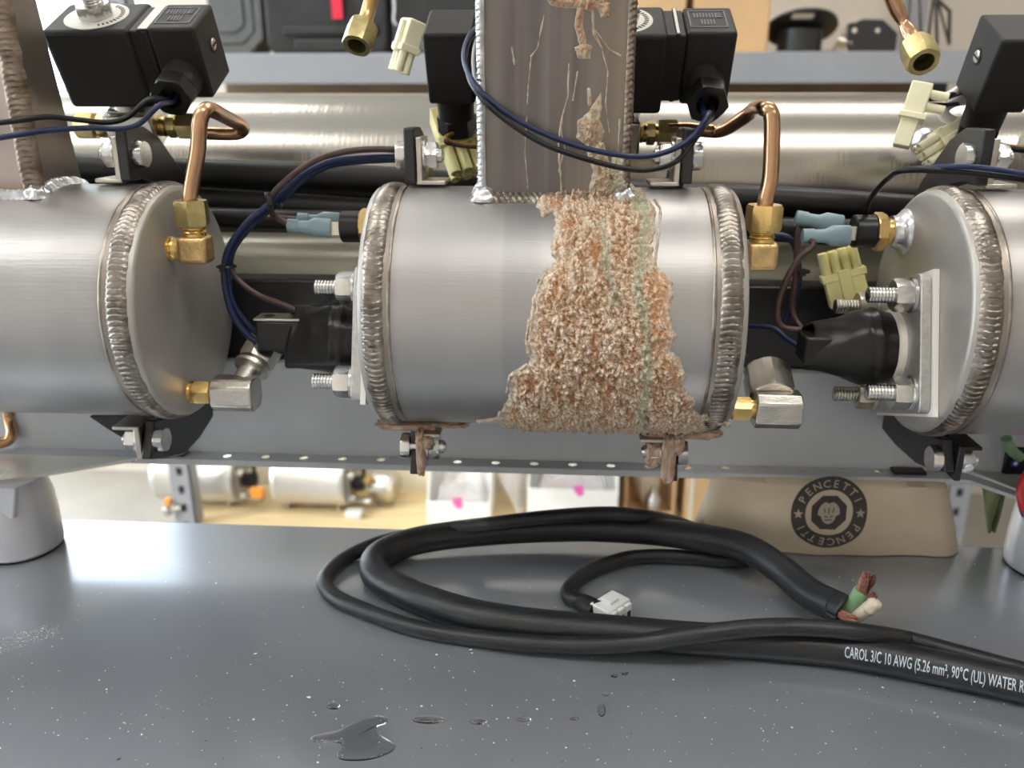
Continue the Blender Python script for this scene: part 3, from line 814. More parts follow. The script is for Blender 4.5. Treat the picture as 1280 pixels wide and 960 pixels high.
def spade(label, p, d, s=1.):
    d = V(d).normalized(); a, u, v = basis(d); p = V(p)
    def sec(t, w, h): return [p+d*t+u*(w*math.cos(2*PI*k/20)*(1 if abs(math.cos(2*PI*k/20)) < 2 else 1))+v*(h*math.sin(2*PI*k/20)) for k in range(20)]
    vs = []; prof = [(0.0005, .0022, .0042), (.0012, .0026, .0047), (.0085, .0026, .0047), (.0118, .0022, .0031), (.0165, .0021, .0029), (.0166, .0024, .0034), (.0218, .0024, .0034), (.022, .0020, .0028)]
    for q in prof: vs += sec(q[0]*s, q[1]*s, q[2]*s)
    fs = []
    for j in range(len(prof)-1):
        for k in range(20): k2 = (k+1) % 20; fs.append((j*20+k, j*20+k2, j*20+20+k2, j*20+20+k))
    fs += [tuple(range(20))[::-1], tuple((len(prof)-1)*20+k for k in range(20))]
    return tag(MB().add(vs, fs).build('spade_connector', M_spade, ang=45), label, 'connector'), p+d*(.0215*s)
_, e1 = spade('pale blue spade connector nearer the viewer, left of the crusted canister', (xs1-.0035, SY-.0054, SZ-.0002), (-1, -.02, .06), 1.0)
_, e2 = spade('pale blue spade connector hidden half behind another, left of the crusted canister', (xs1-.0020, SY+.0052, SZ+.0015), (-1, .05, .04), 1.0)
_, e3 = spade('lower pale blue spade connector on the right canister switch', (xs2-.0020, SY-.0054, SZ-.0012), (-1, -.05, -.02), 1.05)
_, e4 = spade('upper pale blue spade connector on the right canister switch', (xs2-.0030, SY+.0052, SZ+.0018), (-1, .02, .16), 1.05)

# ------------------------------------------------------------------ elbows, tubes, drains
def elbow(label, X, ey, ez, out):
    # compression elbow on a cap: nipple along +X, body, then nut pointing up
    t = thing('brass_elbow', label, 'fitting', (X, ey, ez))
    MB().lathe((X-.0004, ey, ez), (1, 0, 0), [(0, .0056), (.0006, .0056), (.001, .0050), (.0016, .0056), (.0022, .0050), (.0028, .0056), (.0036, .0052), (out, .0052)], 28).build('nipple', M_brass, t, ang=30)
    b = MB(); xc = X+out+.0065
    b.box(X+out-.0008, xc+.0062, ey-.006, ey+.006, ez-.0062, ez+.0062)
    b.build('elbow_body', M_brass2, t, bevel=.0022, seg=3)
    MB().lathe((xc-.0005, ey, ez+.006), (0, 0, 1), [(0, .0054), (.0012, .0050), (.002, .0056), (.0028, .0050), (.0036, .0056), (.0048, .0052)], 28).build('thread', M_brass, t, ang=30)
    MB().nut((xc-.0005, ey, ez+.0106), (0, 0, 1), .0112, .0135, .0034, .35, .10).build('compression_nut', M_brassg if X < 0 else M_brass, t, ang=30)
    return t, V((xc-.0005, ey, ez+.0216))
eL = atx(213, 311, XL); ELY, ELZ = eL.y, eL.z
_, topL = elbow('brass elbow fitting on end cap of the left canister', XL, ELY, ELZ, .0060)
_, topC = elbow('brass elbow fitting on right end of the crusted canister', XC1, ELY, ELZ, .0050)
def drain(label, X, dy, dz, turn):
    t = thing('drain_elbow', label, 'fitting', (X, dy, dz))
    MB().lathe((X-.0004, dy, dz), (1, 0, 0), [(0, .0052), (.0006, .0052), (.0010, .0047), (.0016, .0053), (.0022, .0047), (.0030, .0050)], 24).build('nipple', M_brass, t, ang=30)
    MB().nut((X+.0026, dy, dz), (1, 0, 0), .0080, .0106, 0, .3).build('brass_hex', M_brass, t, ang=30)
    MB().lathe((X+.0106, dy, dz), (1, 0, 0), [(0, .0046), (.002, .0046)], 24).build('collar', M_brass, t)
    x0 = X+.0122
    a = .0080
    octo = [(-a, -a*.55), (-a*.55, -a), (a*.55, -a), (a, -a*.55), (a, a*.62), (a*.55, a), (-a*.55, a), (-a, a*.62)]
    MB().prism(octo, (x0, dy, dz), (0, 1, 0), (0, 0, 1), (.0205, 0, 0)).build('elbow_body', M_nickel, t, bevel=.0009)
    if turn:
        MB().lathe((x0+.0125, dy+.004, dz+.004), (.25, .80, .55), [(0, .0055), (.008, .0055), (.0085, .0088), (.0102, .0090), (.0104, .0055), (.0130, .0055)], 28).build('washer_joint', M_nickel, t, ang=30)
        MB().nut((x0+.0155, dy+.0145, dz+.0108), (.25, .80, .55), .018, .0158, 0, .25).build('hex_union', M_nickel, t, ang=30)
    else:
        MB().nut((x0+.0085, dy+.004, dz+.004), (0, .85, .52), .016, .0195, 0, PI/6).build('hex_union', M_nickel, t, ang=30)
    return t
dL = atx(238, 490, XL); 
drain('nickel plated drain elbow with brass neck on the left canister', XL, dL.y, dL.z, True)
drain('nickel plated drain elbow on lower right of the crusted canister', XC1, .3635, dL.z+.0015, False)
# thread where the tubes end
VOY = .447
def copper(label, pts, r=.0034, n=16): return wire('copper_tube', label, pts, r, M_copper, 'tube', n, 10)
a = topL-V((0, 0, .010))
pv = at(228, 165, VOY)
copper('bent copper tube rising from the left canister elbow to the valve', [a, a+V((0, .0005, .012)), at(247, 190, ELY+.001), at(250, 152, ELY+.001), at(257, 138, ELY+.004), at(268, 139, ELY+.014), at(287, 149, VOY-.022), at(301, 157, VOY-.006), at(303, 163, VOY), at(294, 167, VOY+.001), at(270, 167, VOY), pv])
a = topC-V((0, 0, .010))
copper('bent copper tube from the valve down to crusted canister elbow', [at(834, 161, VOY+.001), at(860, 161, VOY+.001), at(880, 163, VOY), at(902, 163, VOY-.004), at(925, 150, VOY-.022), at(943, 137, VOY-.038), at(955, 135, ELY+.006), at(964, 143, ELY+.001), at(965, 170, ELY), at(963, 220, ELY), a+V((0, 0, .012)), a])

# ------------------------------------------------------------------ solenoid valves
LEAN = R_(27)
def valve(label, O, side, gland_front, width=.042, yawz=0., fit=(1, 1)):
    """side +1: plug on the right of the coil with gland to the front; -1: plug on the left with gland down"""
    t = thing('solenoid_valve', label, 'valve', O)
    Mx = Matrix.Translation(V(O)) @ Matrix.Rotation(yawz, 4, 'Z') @ Matrix.Rotation(LEAN, 4, 'X')
    def B(mb, name, m, par=t, **k):
        mb.v = [tuple(Mx @ V(v)) for v in mb.v]; return mb.build(name, m, par, **k)
    # body block and stem
    b = MB().box(-.013, .013, -.010, .010, -.0115, .0070); b.box(-.010, .010, -.008, .008, .007, .0095)
    B(b, 'valve_body', M_nickel, bevel=.0015)
    B(MB().lathe((0, 0, .0090), (0, 0, 1), [(0, .0085), (.003, .0085), (.0035, .0065), (.007, .0065)], 28), 'stem', M_nickel, ang=30)
    cz0, cz1 = .0150, .0535
    hw = width/2
    c = MB().box(-hw, hw, -.0165, .0165, cz0, cz1); B(c, 'coil', M_coil, bevel=.0022, seg=3)
    B(MB().lathe((0, 0, cz1), (0, 0, 1), [(-.0005, .0150), (.0003, .0150), (.0004, .0148)], 40), 'coil_label', M_label)
    # printed marks round the label
    mk = MB()
    for k in range(14):
        g = R_(-60+k*9.5); mk.box(-.0004, .0004, .0112, .0132, cz1+.0003, cz1+.0006, Matrix.Rotation(-g-PI/2 if side > 0 else g, 4, 'Z'))
    B(mk, 'label_marks', M_grit2, smooth=False)
    n = B(MB().nut((0, 0, cz1+.0004), (0, 0, 1), .0060, .0150, .004, .1), 'coil_nut', M_zinc, ang=30)
    B(MB().thread((0, 0, cz1+.005), (0, 0, 1), .0065, .0050, .0012, 24), 'stem_thread', M_zinc, ang=60)
    s = side
    def bx(x0, x1, *r): return (x0, x1, *r) if s > 0 else (-x1, -x0, *r)
    # neck with rib, plug
    B(MB().box(*bx(hw-.001, hw+.0085, -.0148, .0135, cz0+.006, cz1-.0008)), 'plug_neck', M_coil, bevel=.001)
    B(MB().box(*bx(hw+.0036, hw+.0056, -.0150, .0138, cz0+.006, cz1-.0002)), 'seal_rib', M_coil)
    if s > 0: B(MB().box(hw+.0040, hw+.0052 if O[0] > 0 else hw+.0085, -.0140, .0130, cz1-.0003, cz1+.0001), 'seal_edge', M_label)
    pw = .0225
    pl = B(MB().box(*bx(hw+.0085, hw+.0085+pw, -.0150, .0135, cz0+.0045, cz1+.0004)), 'plug', M_coil, bevel=.0016, seg=3)
    px0 = hw+.0085+pw/2-.001
    # moulded terminal diagram on plug top
    mk = MB(); zt = cz1+.0004
    if s > 0:
        fx0, fx1, fy0, fy1 = px0-.0085, px0+.0085, -.0095, .0085
        for q in ((fx0, fx1, fy0, fy0+.0006), (fx0, fx1, fy1-.0006, fy1), (fx0, fx0+.0006, fy0, fy1), (fx1-.0006, fx1, fy0, fy1)): mk.box(*q, zt-.0001, zt+.0003)
        for k in range(8): mk.box(fx0+.0025+k*.0014, fx0+.0031+k*.0014, .001, .0062, zt-.0001, zt+.0003)
        for k in range(5): mk.box(fx0+.0053+k*.0014, fx0+.0059+k*.0014, -.0065, -.001, zt-.0001, zt+.0003)
        for k in range(3): mk.box(fx1-.004, fx1-.0018, .0012+k*.0018, .0022+k*.0018, zt-.0001, zt+.0004)
        B(mk, 'moulded_marks', M_case2, pl, smooth=False)
    if gland_front:
        p = V((px0*s, -.0150, cz0+.0150)); ax = (0, -1, -.05)
    else:
        p = V((px0*s-.001, -.003, cz0+.0050)); ax = (0, 0, -1)
    axv = V(ax).normalized()
    B(MB().lathe(p-axv*.001, ax, [(0, .0094), (.011 if gland_front else .0135, .0090), (.0112 if gland_front else .0137, .0080)], 40), 'gland_collar', M_coil, pl)
    L0 = .0095 if gland_front else .0120
    B(MB().nut(p+axv*L0, ax, .0092, .0172, .0052, .15, .06), 'gland_nut', M_gland, pl, ang=30)
    # screw at the plug's outer end
    xe = s*(hw+.0085+pw)
    B(MB().lathe((xe-s*.0012, .001, cz1-.0140), (s, 0, 0), [(0, .0040), (.0014, .0040)], 24), 'screw_recess', M_dark, pl)
    sc = MB().lathe((xe-s*.0012, .001, cz1-.0140), (s, 0, 0), [(0, .0030), (.0018, .0029), (.0022, .0024)], 20)
    B(sc, 'screw', M_zinc, pl)
    B(MB().box(xe+s*.0009-.0002, xe+s*.0009+.0004, .001-.0024, .001+.0024, cz1-.0144, cz1-.0136), 'screw_slot', M_dark, pl)
    # side fittings
    for sx in (-1, 1):
        if not fit[0 if sx < 0 else 1]: continue
        f = MB().lathe((sx*.0125, 0, -.0035), (sx, 0, 0), [(0, .0052), (.001, .0047), (.0018, .0053), (.0026, .0047), (.0036, .0050), (.0038, .0046), (.017, .0046)], 24)
        B(f, 'nipple', M_brass, ang=30)
        B(MB().nut((sx*.0168, 0, -.0035), (sx, 0, 0), .0042, .0108, 0, .2), 'jam_nut', M_brassg, ang=30)
        B(MB().nut((sx*.0225, 0, -.0035), (sx, 0, 0), .0095, .0128, .0036, .5), 'flare_nut', M_brassg, ang=30)
    gm = Mx @ (p+axv*(L0+.004)); gd = (Mx.to_3x3() @ axv)
    return t, gm, gd
OA = at(170, 150, VOY); 
_, gA, gdA = valve('black solenoid valve at upper left with two wires trailing left', OA, 1, True)
OC = at(767, 158, VOY+.002)
_, gC, gdC = valve('black solenoid valve right of the crusted square riser', OC, 1, True)
OB = at(672, 158, VOY+.002)
_, gB, gdB = valve('black solenoid valve left of the square riser, gland pointing down', OB, -1, False, fit=(0, 0))
OD = at(1323, 170, VOY-.003)
_, gD, gdD = valve('black solenoid valve at the right edge with plug screw showing', OD, -1, False, fit=(0, 0))

# ------------------------------------------------------------------ wires
WR = .00115
def w(label, pts, m, r=WR): return wire('wire', label, pts, r, m, 'wire', 10, 8)
p = gA-gdA*.004
w('black wire running left from the upper left valve', [p+V((-.001, 0, 0)), p+gdA*.008+V((-.0015, 0, -.001)), at(187, 124, .375), at(160, 146, .368), at(135, 153, .362), at(100, 150, .357), at(60, 146, .353), at(20, 151, .350), at(-40, 158, .348), at(-130, 168, .347), at(-240, 160, .35)], M_wblack)
w('navy wire running left below the black one from upper left valve', [p+V((.002, 0, 0)), p+gdA*.008+V((.001, 0, -.002)), at(200, 131, .375), at(175, 154, .368), at(150, 161, .362), at(110, 160, .357), at(60, 163, .353), at(20, 169, .350), at(-40, 178, .348), at(-130, 184, .347), at(-240, 174, .35)], M_blue)
p = gC-gdC*.004
w('navy wire looping across the square riser', [p+V((-.002, 0, 0)), p+gdC*.014+V((-.0022, 0, -.001)), at(886, 142, .372), at(868, 168, .366), at(845, 185, .362), at(812, 195, .358), at(775, 194, .357), at(720, 182, .357), at(665, 160, .358), at(622, 133, .359), at(594, 106, .363), at(580, 75, .378), at(585, 48, .395), at(597, 34, .412), at(606, 32, .425)], M_blue)
w('black wire looping across the square riser under the navy one', [p+V((.002, 0, 0)), p+gdC*.014+V((.0016, 0, -.002)), at(880, 158, .371), at(862, 184, .366), at(845, 202, .360), at(820, 211, .3555), at(790, 212, .3545), at(740, 201, .3545), at(680, 180, .3555), at(632, 150, .357), at(600, 120, .361), at(585, 92, .378), at(584, 60, .395), at(594, 42, .413), at(608, 40, .427)], M_wblack)
w('pale wire tucked beside the left edge of the riser', [at(602, 130, .412), at(594, 100, .410), at(592, 70, .410), at(598, 46, .414), at(612, 40, .425)], M_wwhite, .0010)
w('blue wire arching behind the plug left of the riser', [at(542, 27, .450), at(560, 20, .448), at(580, 17, .446), at(612, 16, .446)], M_blue, .0011)
w('black wire arching over the plug left of the riser', [at(546, 27, .452), at(570, 23, .451), at(612, 21, .450)], M_wblack, .0010)
p = gB-gdB*.004
w('ochre wire curving out of the downward gland left of riser', [p, p+gdB*.008, at(557, 172, .425), at(566, 178, .425), at(582, 182, .425), at(612, 182, .428)], M_wyel, .0011)
w('brown wire under the downward gland left of riser', [p+V((-.001, 0, 0)), p+gdB*.008+V((-.0012, 0, 0)), at(556, 175, .424), at(570, 181, .424), at(612, 185.5, .427)], M_brown, .0010)
p = gD-gdD*.004
w('black wire drooping from the gland of right edge valve', [p, p+gdD*.008, at(1208, 168, .42), at(1225, 177, .415), at(1250, 184, .41), at(1300, 190, .405)], M_wblack, .0013)
w('ochre wire drooping from the gland of right edge valve', [p+V((.003, 0, 0)), p+gdD*.008+V((.003, 0, 0)), at(1222, 170, .422), at(1240, 178, .418), at(1265, 184, .413), at(1300, 186, .41)], M_wyel, .0012)
w('blue wire across the top of right canister', [at(1130, 212, .378), at(1150, 210.5, .375), at(1190, 208, .365), at(1230, 210, .360), at(1290, 219, .355), at(1400, 238, .35), at(1500, 240, .35)], M_blue)
w('black wire bending down left of right canister', [at(1500, 246, .352), at(1400, 242, .354), at(1290, 226, .357), at(1240, 219, .36), at(1190, 214, .366), at(1130, 213, .372), at(1110, 223, .385), at(1092, 243, .40), at(1083, 262, .412), at(1080, 285, .418)], M_wblack, .0013)
# thermostat wires, left
w('brown wire arching from the tab bracket to spade connectors', [at(508, 188, .405), at(470, 186.5, .402), at(430, 190, .398), at(395, 200, .395), at(362, 222, .393), at(343, 241, .393), at(338, 256, .397), at(343, 270, .403), e1+V((.002, 0, 0))], M_brown, .0015)
w('navy wire sweeping from the bracket down into the left boot', [at(508, 196, .406), at(450, 198, .404), at(410, 203, .402), at(375, 221, .400), at(345, 249, .399), at(312, 276, .397), at(290, 303, .394), at(281, 328, .392), at(282, 360, .390), at(292, 395, .389), at(315, 423, .389), at(345, 436, .390), at(362, 440, .392)], M_blue, .00165)
w('second navy wire beside the first, left of boot', [at(508, 199, .409), at(450, 202, .408), at(410, 208, .406), at(378, 226, .404), at(350, 252, .403), at(318, 279, .401), at(296, 305, .398), at(286, 328, .396), at(285, 350, .394), at(292, 380, .393), at(312, 408, .393), at(340, 430, .394), at(362, 436, .396)], M_blue, .0014)
w('thin brown wire from rear spade connector to the navy bundle', [e2+V((.002, 0, 0)), at(345, 272, .418), at(326, 274, .412), at(306, 288, .405), at(290, 318, .398), at(290, 338, .397), at(302, 354, .396), at(325, 370, .395), at(352, 380, .393), at(380, 392, .390)], M_brown, .0014)
# thermostat wires, right
w('brown wire from the upper right spade down behind the elbow', [e4+V((.002, 0, -.0003)), at(1008, 274, .420), at(998, 290, .418), at(996, 320, .416), at(994, 350, .416), at(990, 385, .416), at(1000, 408, .412), at(1020, 415, .405)], M_brown, .0015)
w('brown wire curving from the lower right spade into the right boot', [e3+V((.002, 0, -.0003)), at(1016, 306, .402), at(1000, 322, .399), at(983, 350, .397), at(972, 385, .396), at(975, 406, .395), at(992, 412, .394), at(1012, 410, .394)], M_brown, .0015)
w('navy wire disappearing behind the elbow of the crusted canister', [at(945, 296, .425), at(975, 294, .424), at(990, 302, .422), at(997, 322, .421), at(999, 350, .420), at(992, 380, .42), at(980, 402, .42)], M_blue, .0015)
w('dark blue wire running low into the right boot', [at(935, 408, .43), at(965, 410, .42), at(985, 425, .41), at(1005, 437, .402), at(1022, 440, .398)], M_blue, .0014)
def tie(label, c, ax, r):
    t = thing('cable_tie', label, 'cable tie', c)
    a, u, v = basis(ax); P = [V(c)+u*(r*math.cos(2*PI*k/24))+v*(r*math.sin(2*PI*k/24)) for k in range(25)]
    MB().tube(P, .0007, 6).build('strap', M_gland, t)
    q = V(c)-V((0, r, 0)); MB().box(q.x-.0015, q.x+.0015, q.y-.0014, q.y+.0008, q.z-.0018, q.z+.0018).build('tie_head', M_gland, t, bevel=.0003)
tie('black cable tie on the navy bundle beside left cap', at(283, 333, .3935), (0, .05, 1), .0042)
tie('black cable tie where brown and navy wires meet', at(342, 250, .396), (.6, .05, .7), .0044)
tie('black cable tie on the dark wires below right spades', at(1000, 338, .419), (.1, 0, 1), .0044)

# ------------------------------------------------------------------ nylon plugs hanging among the valves
def nylon(label, c, d, up, s, m, rows=2, tubes=3, kind='plug'):
    t = thing('nylon_connector', label, 'connector', c)
    d = V(d).normalized(); up = V(up); up = (up-d*up.dot(d)).normalized(); sd = d.cross(up)
    M3 = Matrix((( *[d.x, sd.x, up.x], c[0]), (*[d.y, sd.y, up.y], c[1]), (*[d.z, sd.z, up.z], c[2]), (0, 0, 0, 1)))
    def B(mb, n, mm, **k):
        mb.v = [tuple(M3 @ V(v)) for v in mb.v]; return mb.build(n, mm, t, **k)
    W = .0034*tubes*s/2
    if kind == 'side':
        B(MB().box(-.0105*s, .0005*s, -W, W, -.0034*s, .0034*s), 'housing', m, bevel=.0006)
        B(MB().box(-.0005*s, .0014*s, -W*1.15, W*1.15, -.0042*s, .0046*s), 'collar', m, bevel=.0004)
        B(MB().box(.0010*s, .0105*s, -W*.85, W*.85, -.0030*s, .0026*s), 'mating_half', m, bevel=.0006)
        for x in (-.0078*s, -.0036*s):
            B(MB().lathe((x, 0, .0030*s), (0, 0, 1), [(0, .0016*s), (.0062*s, .0015*s), (.0063*s, .0010*s), (.004*s, .0010*s)], 14), 'pin_sleeve', m, ang=40)
        return t
    B(MB().box(-.010*s, .002*s, -W, W, -.0034*s, .0034*s), 'housing', m, bevel=.0006)
    B(MB().box(-.0005*s, .0022*s, -W*1.12, W*1.12, -.0040*s, .0040*s), 'collar', m, bevel=.0004)
    B(MB().box(-.009*s, .003*s, -W*.3, W*.3, .0034*s, .0050*s), 'latch', m, bevel=.0004)
    for k in range(tubes):
        y = (k-(tubes-1)/2)*.0034*s
        for z in ((-.0017*s, .0017*s) if rows == 2 else (0,)):
            tb2 = MB().lathe((.002*s, y, z), (1, 0, 0), [(0, .00155*s), (.008*s, .0015*s), (.0081*s, .0010*s), (.006*s, .0010*s)], 14)
            B(tb2, 'pin_sleeve', m, ang=40)
    return t
nylon('ivory nylon connector hanging left of the plug near riser', at(508, 58, .44), (-.35, -.1, -1), (-.8, -.5, .2), 1.25, M_ivory)
nylon('yellow nylon connector facing out below the plug left of riser', at(572, 178, .452), (.3, -.45, -.7), (.2, -.8, .3), 1.9, M_yell, 2, 3)
nylon('ivory nylon connector hanging over the header pipe at right', at(1140, 145, .44), (-.24, -.1, -1), (.92, -.38, -.15), 1.42, M_ivory, kind='side')
nylon('ivory nylon connector lying askew under the right edge valve', at(1180, 178, .447), (-.75, -.2, -.45), (0, -.9, .3), 1.3, M_ivory)
nylon('pale yellow nylon connector tucked behind right bracket tab', at(1209, 177, .452), (.4, -.3, -.8), (0, -.9, .3), 1.1, M_ivory)
nylon('yellow nylon connector beneath right spade connectors', at(1054, 346, .432), (-.30, .15, .94), (-.15, -.95, .1), 1.42, M_yell, 2, 4)
for (px, py) in ((1156, 124), (1152, 135)):
    pass
w('black wire leaving the ivory connector at upper right', [at(1158, 123, .439), at(1178, 121, .441), at(1195, 117, .447), at(1215, 110, .455)], M_wblack, .0015)
w('second black wire below, leaving ivory connector at upper right', [at(1153, 131, .438), at(1172, 131, .44), at(1190, 131, .446), at(1212, 126, .455)], M_wblack, .0011)
w('white wire leaving the ivory connector at upper right', [at(1160, 122, .445), at(1184, 120, .446), at(1200, 111, .448), at(1220, 100, .455)], M_wwhite, .0021)
w('second white wire curling under the plug at right edge', [at(1215, 124, .451), at(1192, 128, .450), at(1180, 137, .449), at(1182, 146, .448), at(1195, 152, .45), at(1210, 150, .455)], M_wwhite, .0026)
w('white wire crossing the header pipe at the right edge', [at(1240, 124, .47), at(1262, 123, .47), at(1310, 122, .47)], M_wwhite, .0022)
w('green wire end under plug left of the riser', [at(585, 118, .452), at(586, 130, .45), at(588, 142, .447)], M_green, .0013)
w('dark wire above the green end, left of riser', [at(589, 112, .453), at(588, 124, .449), at(585, 132, .446)], M_wblack, .0009)
w('green wire end under the plug at right edge', [at(1196, 172, .44), at(1199, 166, .442), at(1204, 160, .446)], M_green, .0012)

# capped copper tubes hanging from above
def hang(label, pts, m, bend):
    t = thing('capped_tube', label, 'tube', pts[-1])
    P = cr(pts, 10); n = len(P); rr = [.0032*(1-.30*math.exp(-((i/n-bend)/.07)**2)) for i in range(n)]
    MB().tube(P, rr, 16).build('copper_tube', m, t, ang=80)
    d = (P[-1]-P[-3]).normalized()
    MB().nut(P[-1]-d*.002, d, .0120, .0122, .0042, .3, .10).build('flare_nut', M_brassg, t, ang=30)
    MB().lathe(P[-1]+d*.0022, d, [(0, .0041), (.001, .0041)], 18).build('nut_bore', M_dark, t)  # dark disc stands in for the shade inside the nut
    return t
hang('copper tube with brass nut dangling at upper right', [at(1090, -90, .40), at(1103, -40, .40), at(1114, -6, .40), at(1127, 24, .40), at(1138, 44, .396), at(1146, 60, .389)], M_copper, .62)
hang('copper tube with brass nut dangling at top left of centre', [at(480, -90, .41), at(471, -40, .41), at(465, -5, .41), at(459, 18, .408), at(453, 36, .403)], mat('dull_copper_brass', (.62, .40, .18), 1, .32), 2.)

# small copper bend at the left edge, under left canister
copper('small copper bend at left edge below the left canister', [at(9, 505, .44), at(12, 525, .44), at(15, 540, .437), at(9, 551, .434), at(-12, 556, .43)], .0033)
# items at the lower right corner
tl = thing('wire_bundle', 'red and blue wire bundle at the right edge above the foot', 'wires', at(1275, 600, .42))
for k, (m, oy) in enumerate(((M_redp, 0), (M_bluep, 12), (M_redp, 5), (M_wwhite, 22))):
    MB().tube(cr([at(1310, 575+oy, .418), at(1290-k, 585+oy, .41), at(1276+k, 612+oy*.6, .405), at(1286, 645+oy*.3, .40), at(1320, 660, .40)], 8), .0022, 10).build('wire', m, tl)
tg = thing('relay_block', 'small black relay block with blue dot at the right edge', 'relay', at(1268, 580, .44))
rp = at(1272, 580, .438); MB().box(rp.x-.0065, rp.x+.012, rp.y, rp.y+.012, rp.z-.0085, rp.z+.009).build('block', M_gland, tg, bevel=.0008)
rp = at(1269, 579, .4378); MB().lathe(rp, (0, -1, 0), [(0, .0024), (.0004, .0024)], 20).build('blue_dot', M_bluep, tg); MB().lathe(rp, (0, -1, 0), [(0, .0011), (.0005, .0011)], 16).build('dot_centre', M_wwhite, tg)
# olive cloth hanging below the tray at right
lf = MB()
def leaf(u, v):
    a = at(1221+u*52, 590, .452); b = at(1238, 664, .452)
    tp = V((a.x, a.y+.003*math.sin(u*9), a.z+.012)); p = tp.lerp(V((b.x+.004*(u-.5), b.y, b.z)), v**.9)
    return p+V((0, .002*math.sin(u*7+v*4), 0))
lf.grid(leaf, 14, 16); o = tag(lf.build('cloth_scrap', M_leaf, ang=80), 'olive green cloth corner hanging below the tray at right', 'cloth')
so = o.modifiers.new('solid', 'SOLIDIFY'); so.thickness = .0008
cb = MB().tube(cr([at(1258, 548, .43), at(1264, 562, .432), at(1275, 572, .434)], 6), .0028, 10); tag(cb.build('green_sleeve', M_stripgreen), 'pale green sleeve under the right canister', 'sleeve')

# ------------------------------------------------------------------ cables on the bench
RB, RS = .0076, .0040
def tz(px, py, z): return atz(px, py, z)
big_pts = [tz(1420, 884, RB), tz(1330, 868, RB), tz(1280, 857, RB), tz(1200, 840, RB), tz(1120, 824, RB), tz(1040, 811, RB), tz(950, 803, RB), tz(860, 798, RB), tz(760, 789, RB), tz(660, 780, RB), tz(580, 766, RB), tz(510, 742, RB),
           tz(470, 718, RB), tz(476, 693, RB+.001), tz(530, 674, RB+.003), tz(620, 664, RB+.004), tz(720, 660, RB+.005), tz(800, 663, RB+.006), tz(870, 671, RB+.0080), tz(930, 684, RB+.0085), tz(975, 711, RB+.005), tz(1010, 740, RB+.003), tz(1046, 759, RB+.005)]
cbl = thing('power_cable', 'thick black printed power cable with stripped end coiled on bench', 'cable', (big_pts[10].x, big_pts[10].y, 0))
BP = cr(big_pts, 14)
jk = MB().tube(BP, RB, 28); jk.build('jacket', M_cable, cbl, ang=70)
e = BP[-1]; ed = (BP[-1]-BP[-4]).normalized()
sl = MB(); _, su, sv = basis(ed)
cols = []
def sleeve(u, v):   # cut open rim
    g = 2*PI*u; r = RB*(1.0+.04*v); L = .0045*v+.0030*v*math.sin(g+.9)
    return e+ed*(L-.0003)+su*(r*math.cos(g))+sv*(r*math.sin(g))
sl.grid(sleeve, 30, 5); so_ = sl.build('cut_rim', M_cable, cbl, ang=80); k = so_.modifiers.new('solid', 'SOLIDIFY'); k.thickness = .0018; k.offset = -1
MB().lathe(e, ed, [(-.0006, RB*.8), (.0004, RB*.8)], 24).build('filler', M_dark, cbl)
def cond(name, pts, r, m, par=cbl): return MB().tube(cr(pts, 8), r, 14).build(name, m, par, ang=80)
E0 = e+ed*.001
zc = E0.y-.004
g0 = at(1060, 762, E0.y-.002); g1 = at(1069, 750, E0.y-.003); g2 = at(1077, 738, E0.y-.004)
cg = cond('green_core', [at(1054, 770, E0.y), g0, g1, g2], .0034, M_stripgreen)
st = MB()
def strands(mb, p0, p1, r, n, L, sd):
    rs = random.Random(sd); a, u, v = basis(V(p1)-V(p0))
    for k in range(n):
        g = rs.random()*2*PI; q = r*math.sqrt(rs.random()); o0 = u*(q*math.cos(g))+v*(q*math.sin(g)); g2 = g+.8; k2 = 1.0+.5*rs.random()
        o1 = u*(q*k2*math.cos(g2))+v*(q*k2*math.sin(g2))
        end = V(p1)+o1+(V(p1)-V(p0))*rs.uniform(-.15, .1)
        mb.tube([V(p0)+o0, (V(p0)+V(p1))/2+(o0+o1)*.55+u*rs.uniform(-.0004, .0004), end], .00042, 5)
strands(st, g2-V((0, 0, .001)), at(1087, 720, E0.y-.005), .0027, 46, .01, 1)
st.build('copper_strands', M_strand, cg, kind='stuff')
cw = cond('white_core', [at(1056, 776, E0.y-.002), at(1068, 772, E0.y-.005), at(1080, 764, E0.y-.007), at(1089, 757, E0.y-.008)], .0030, M_stripwhite)
MB().lathe(at(1090, 757, E0.y-.008), (.5, 0, .8), [(-.0040, .0028), (-.002, .0036), (.000, .0031), (.002, .0036), (.0034, .0030), (.0038, .0012)], 9).build('core_knob', M_stripwhite, cw, ang=70)
st = MB(); strands(st, at(1090, 752, E0.y-.007), at(1092, 742, E0.y-.007), .0012, 12, .01, 2); st.build('copper_strands', M_strand, cw, kind='stuff')
st = MB(); strands(st, at(1047, 764, E0.y-.006), at(1068, 778, E0.y-.011), .0020, 34, .01, 3); st.build('copper_strands', M_strand, cbl, kind='stuff')

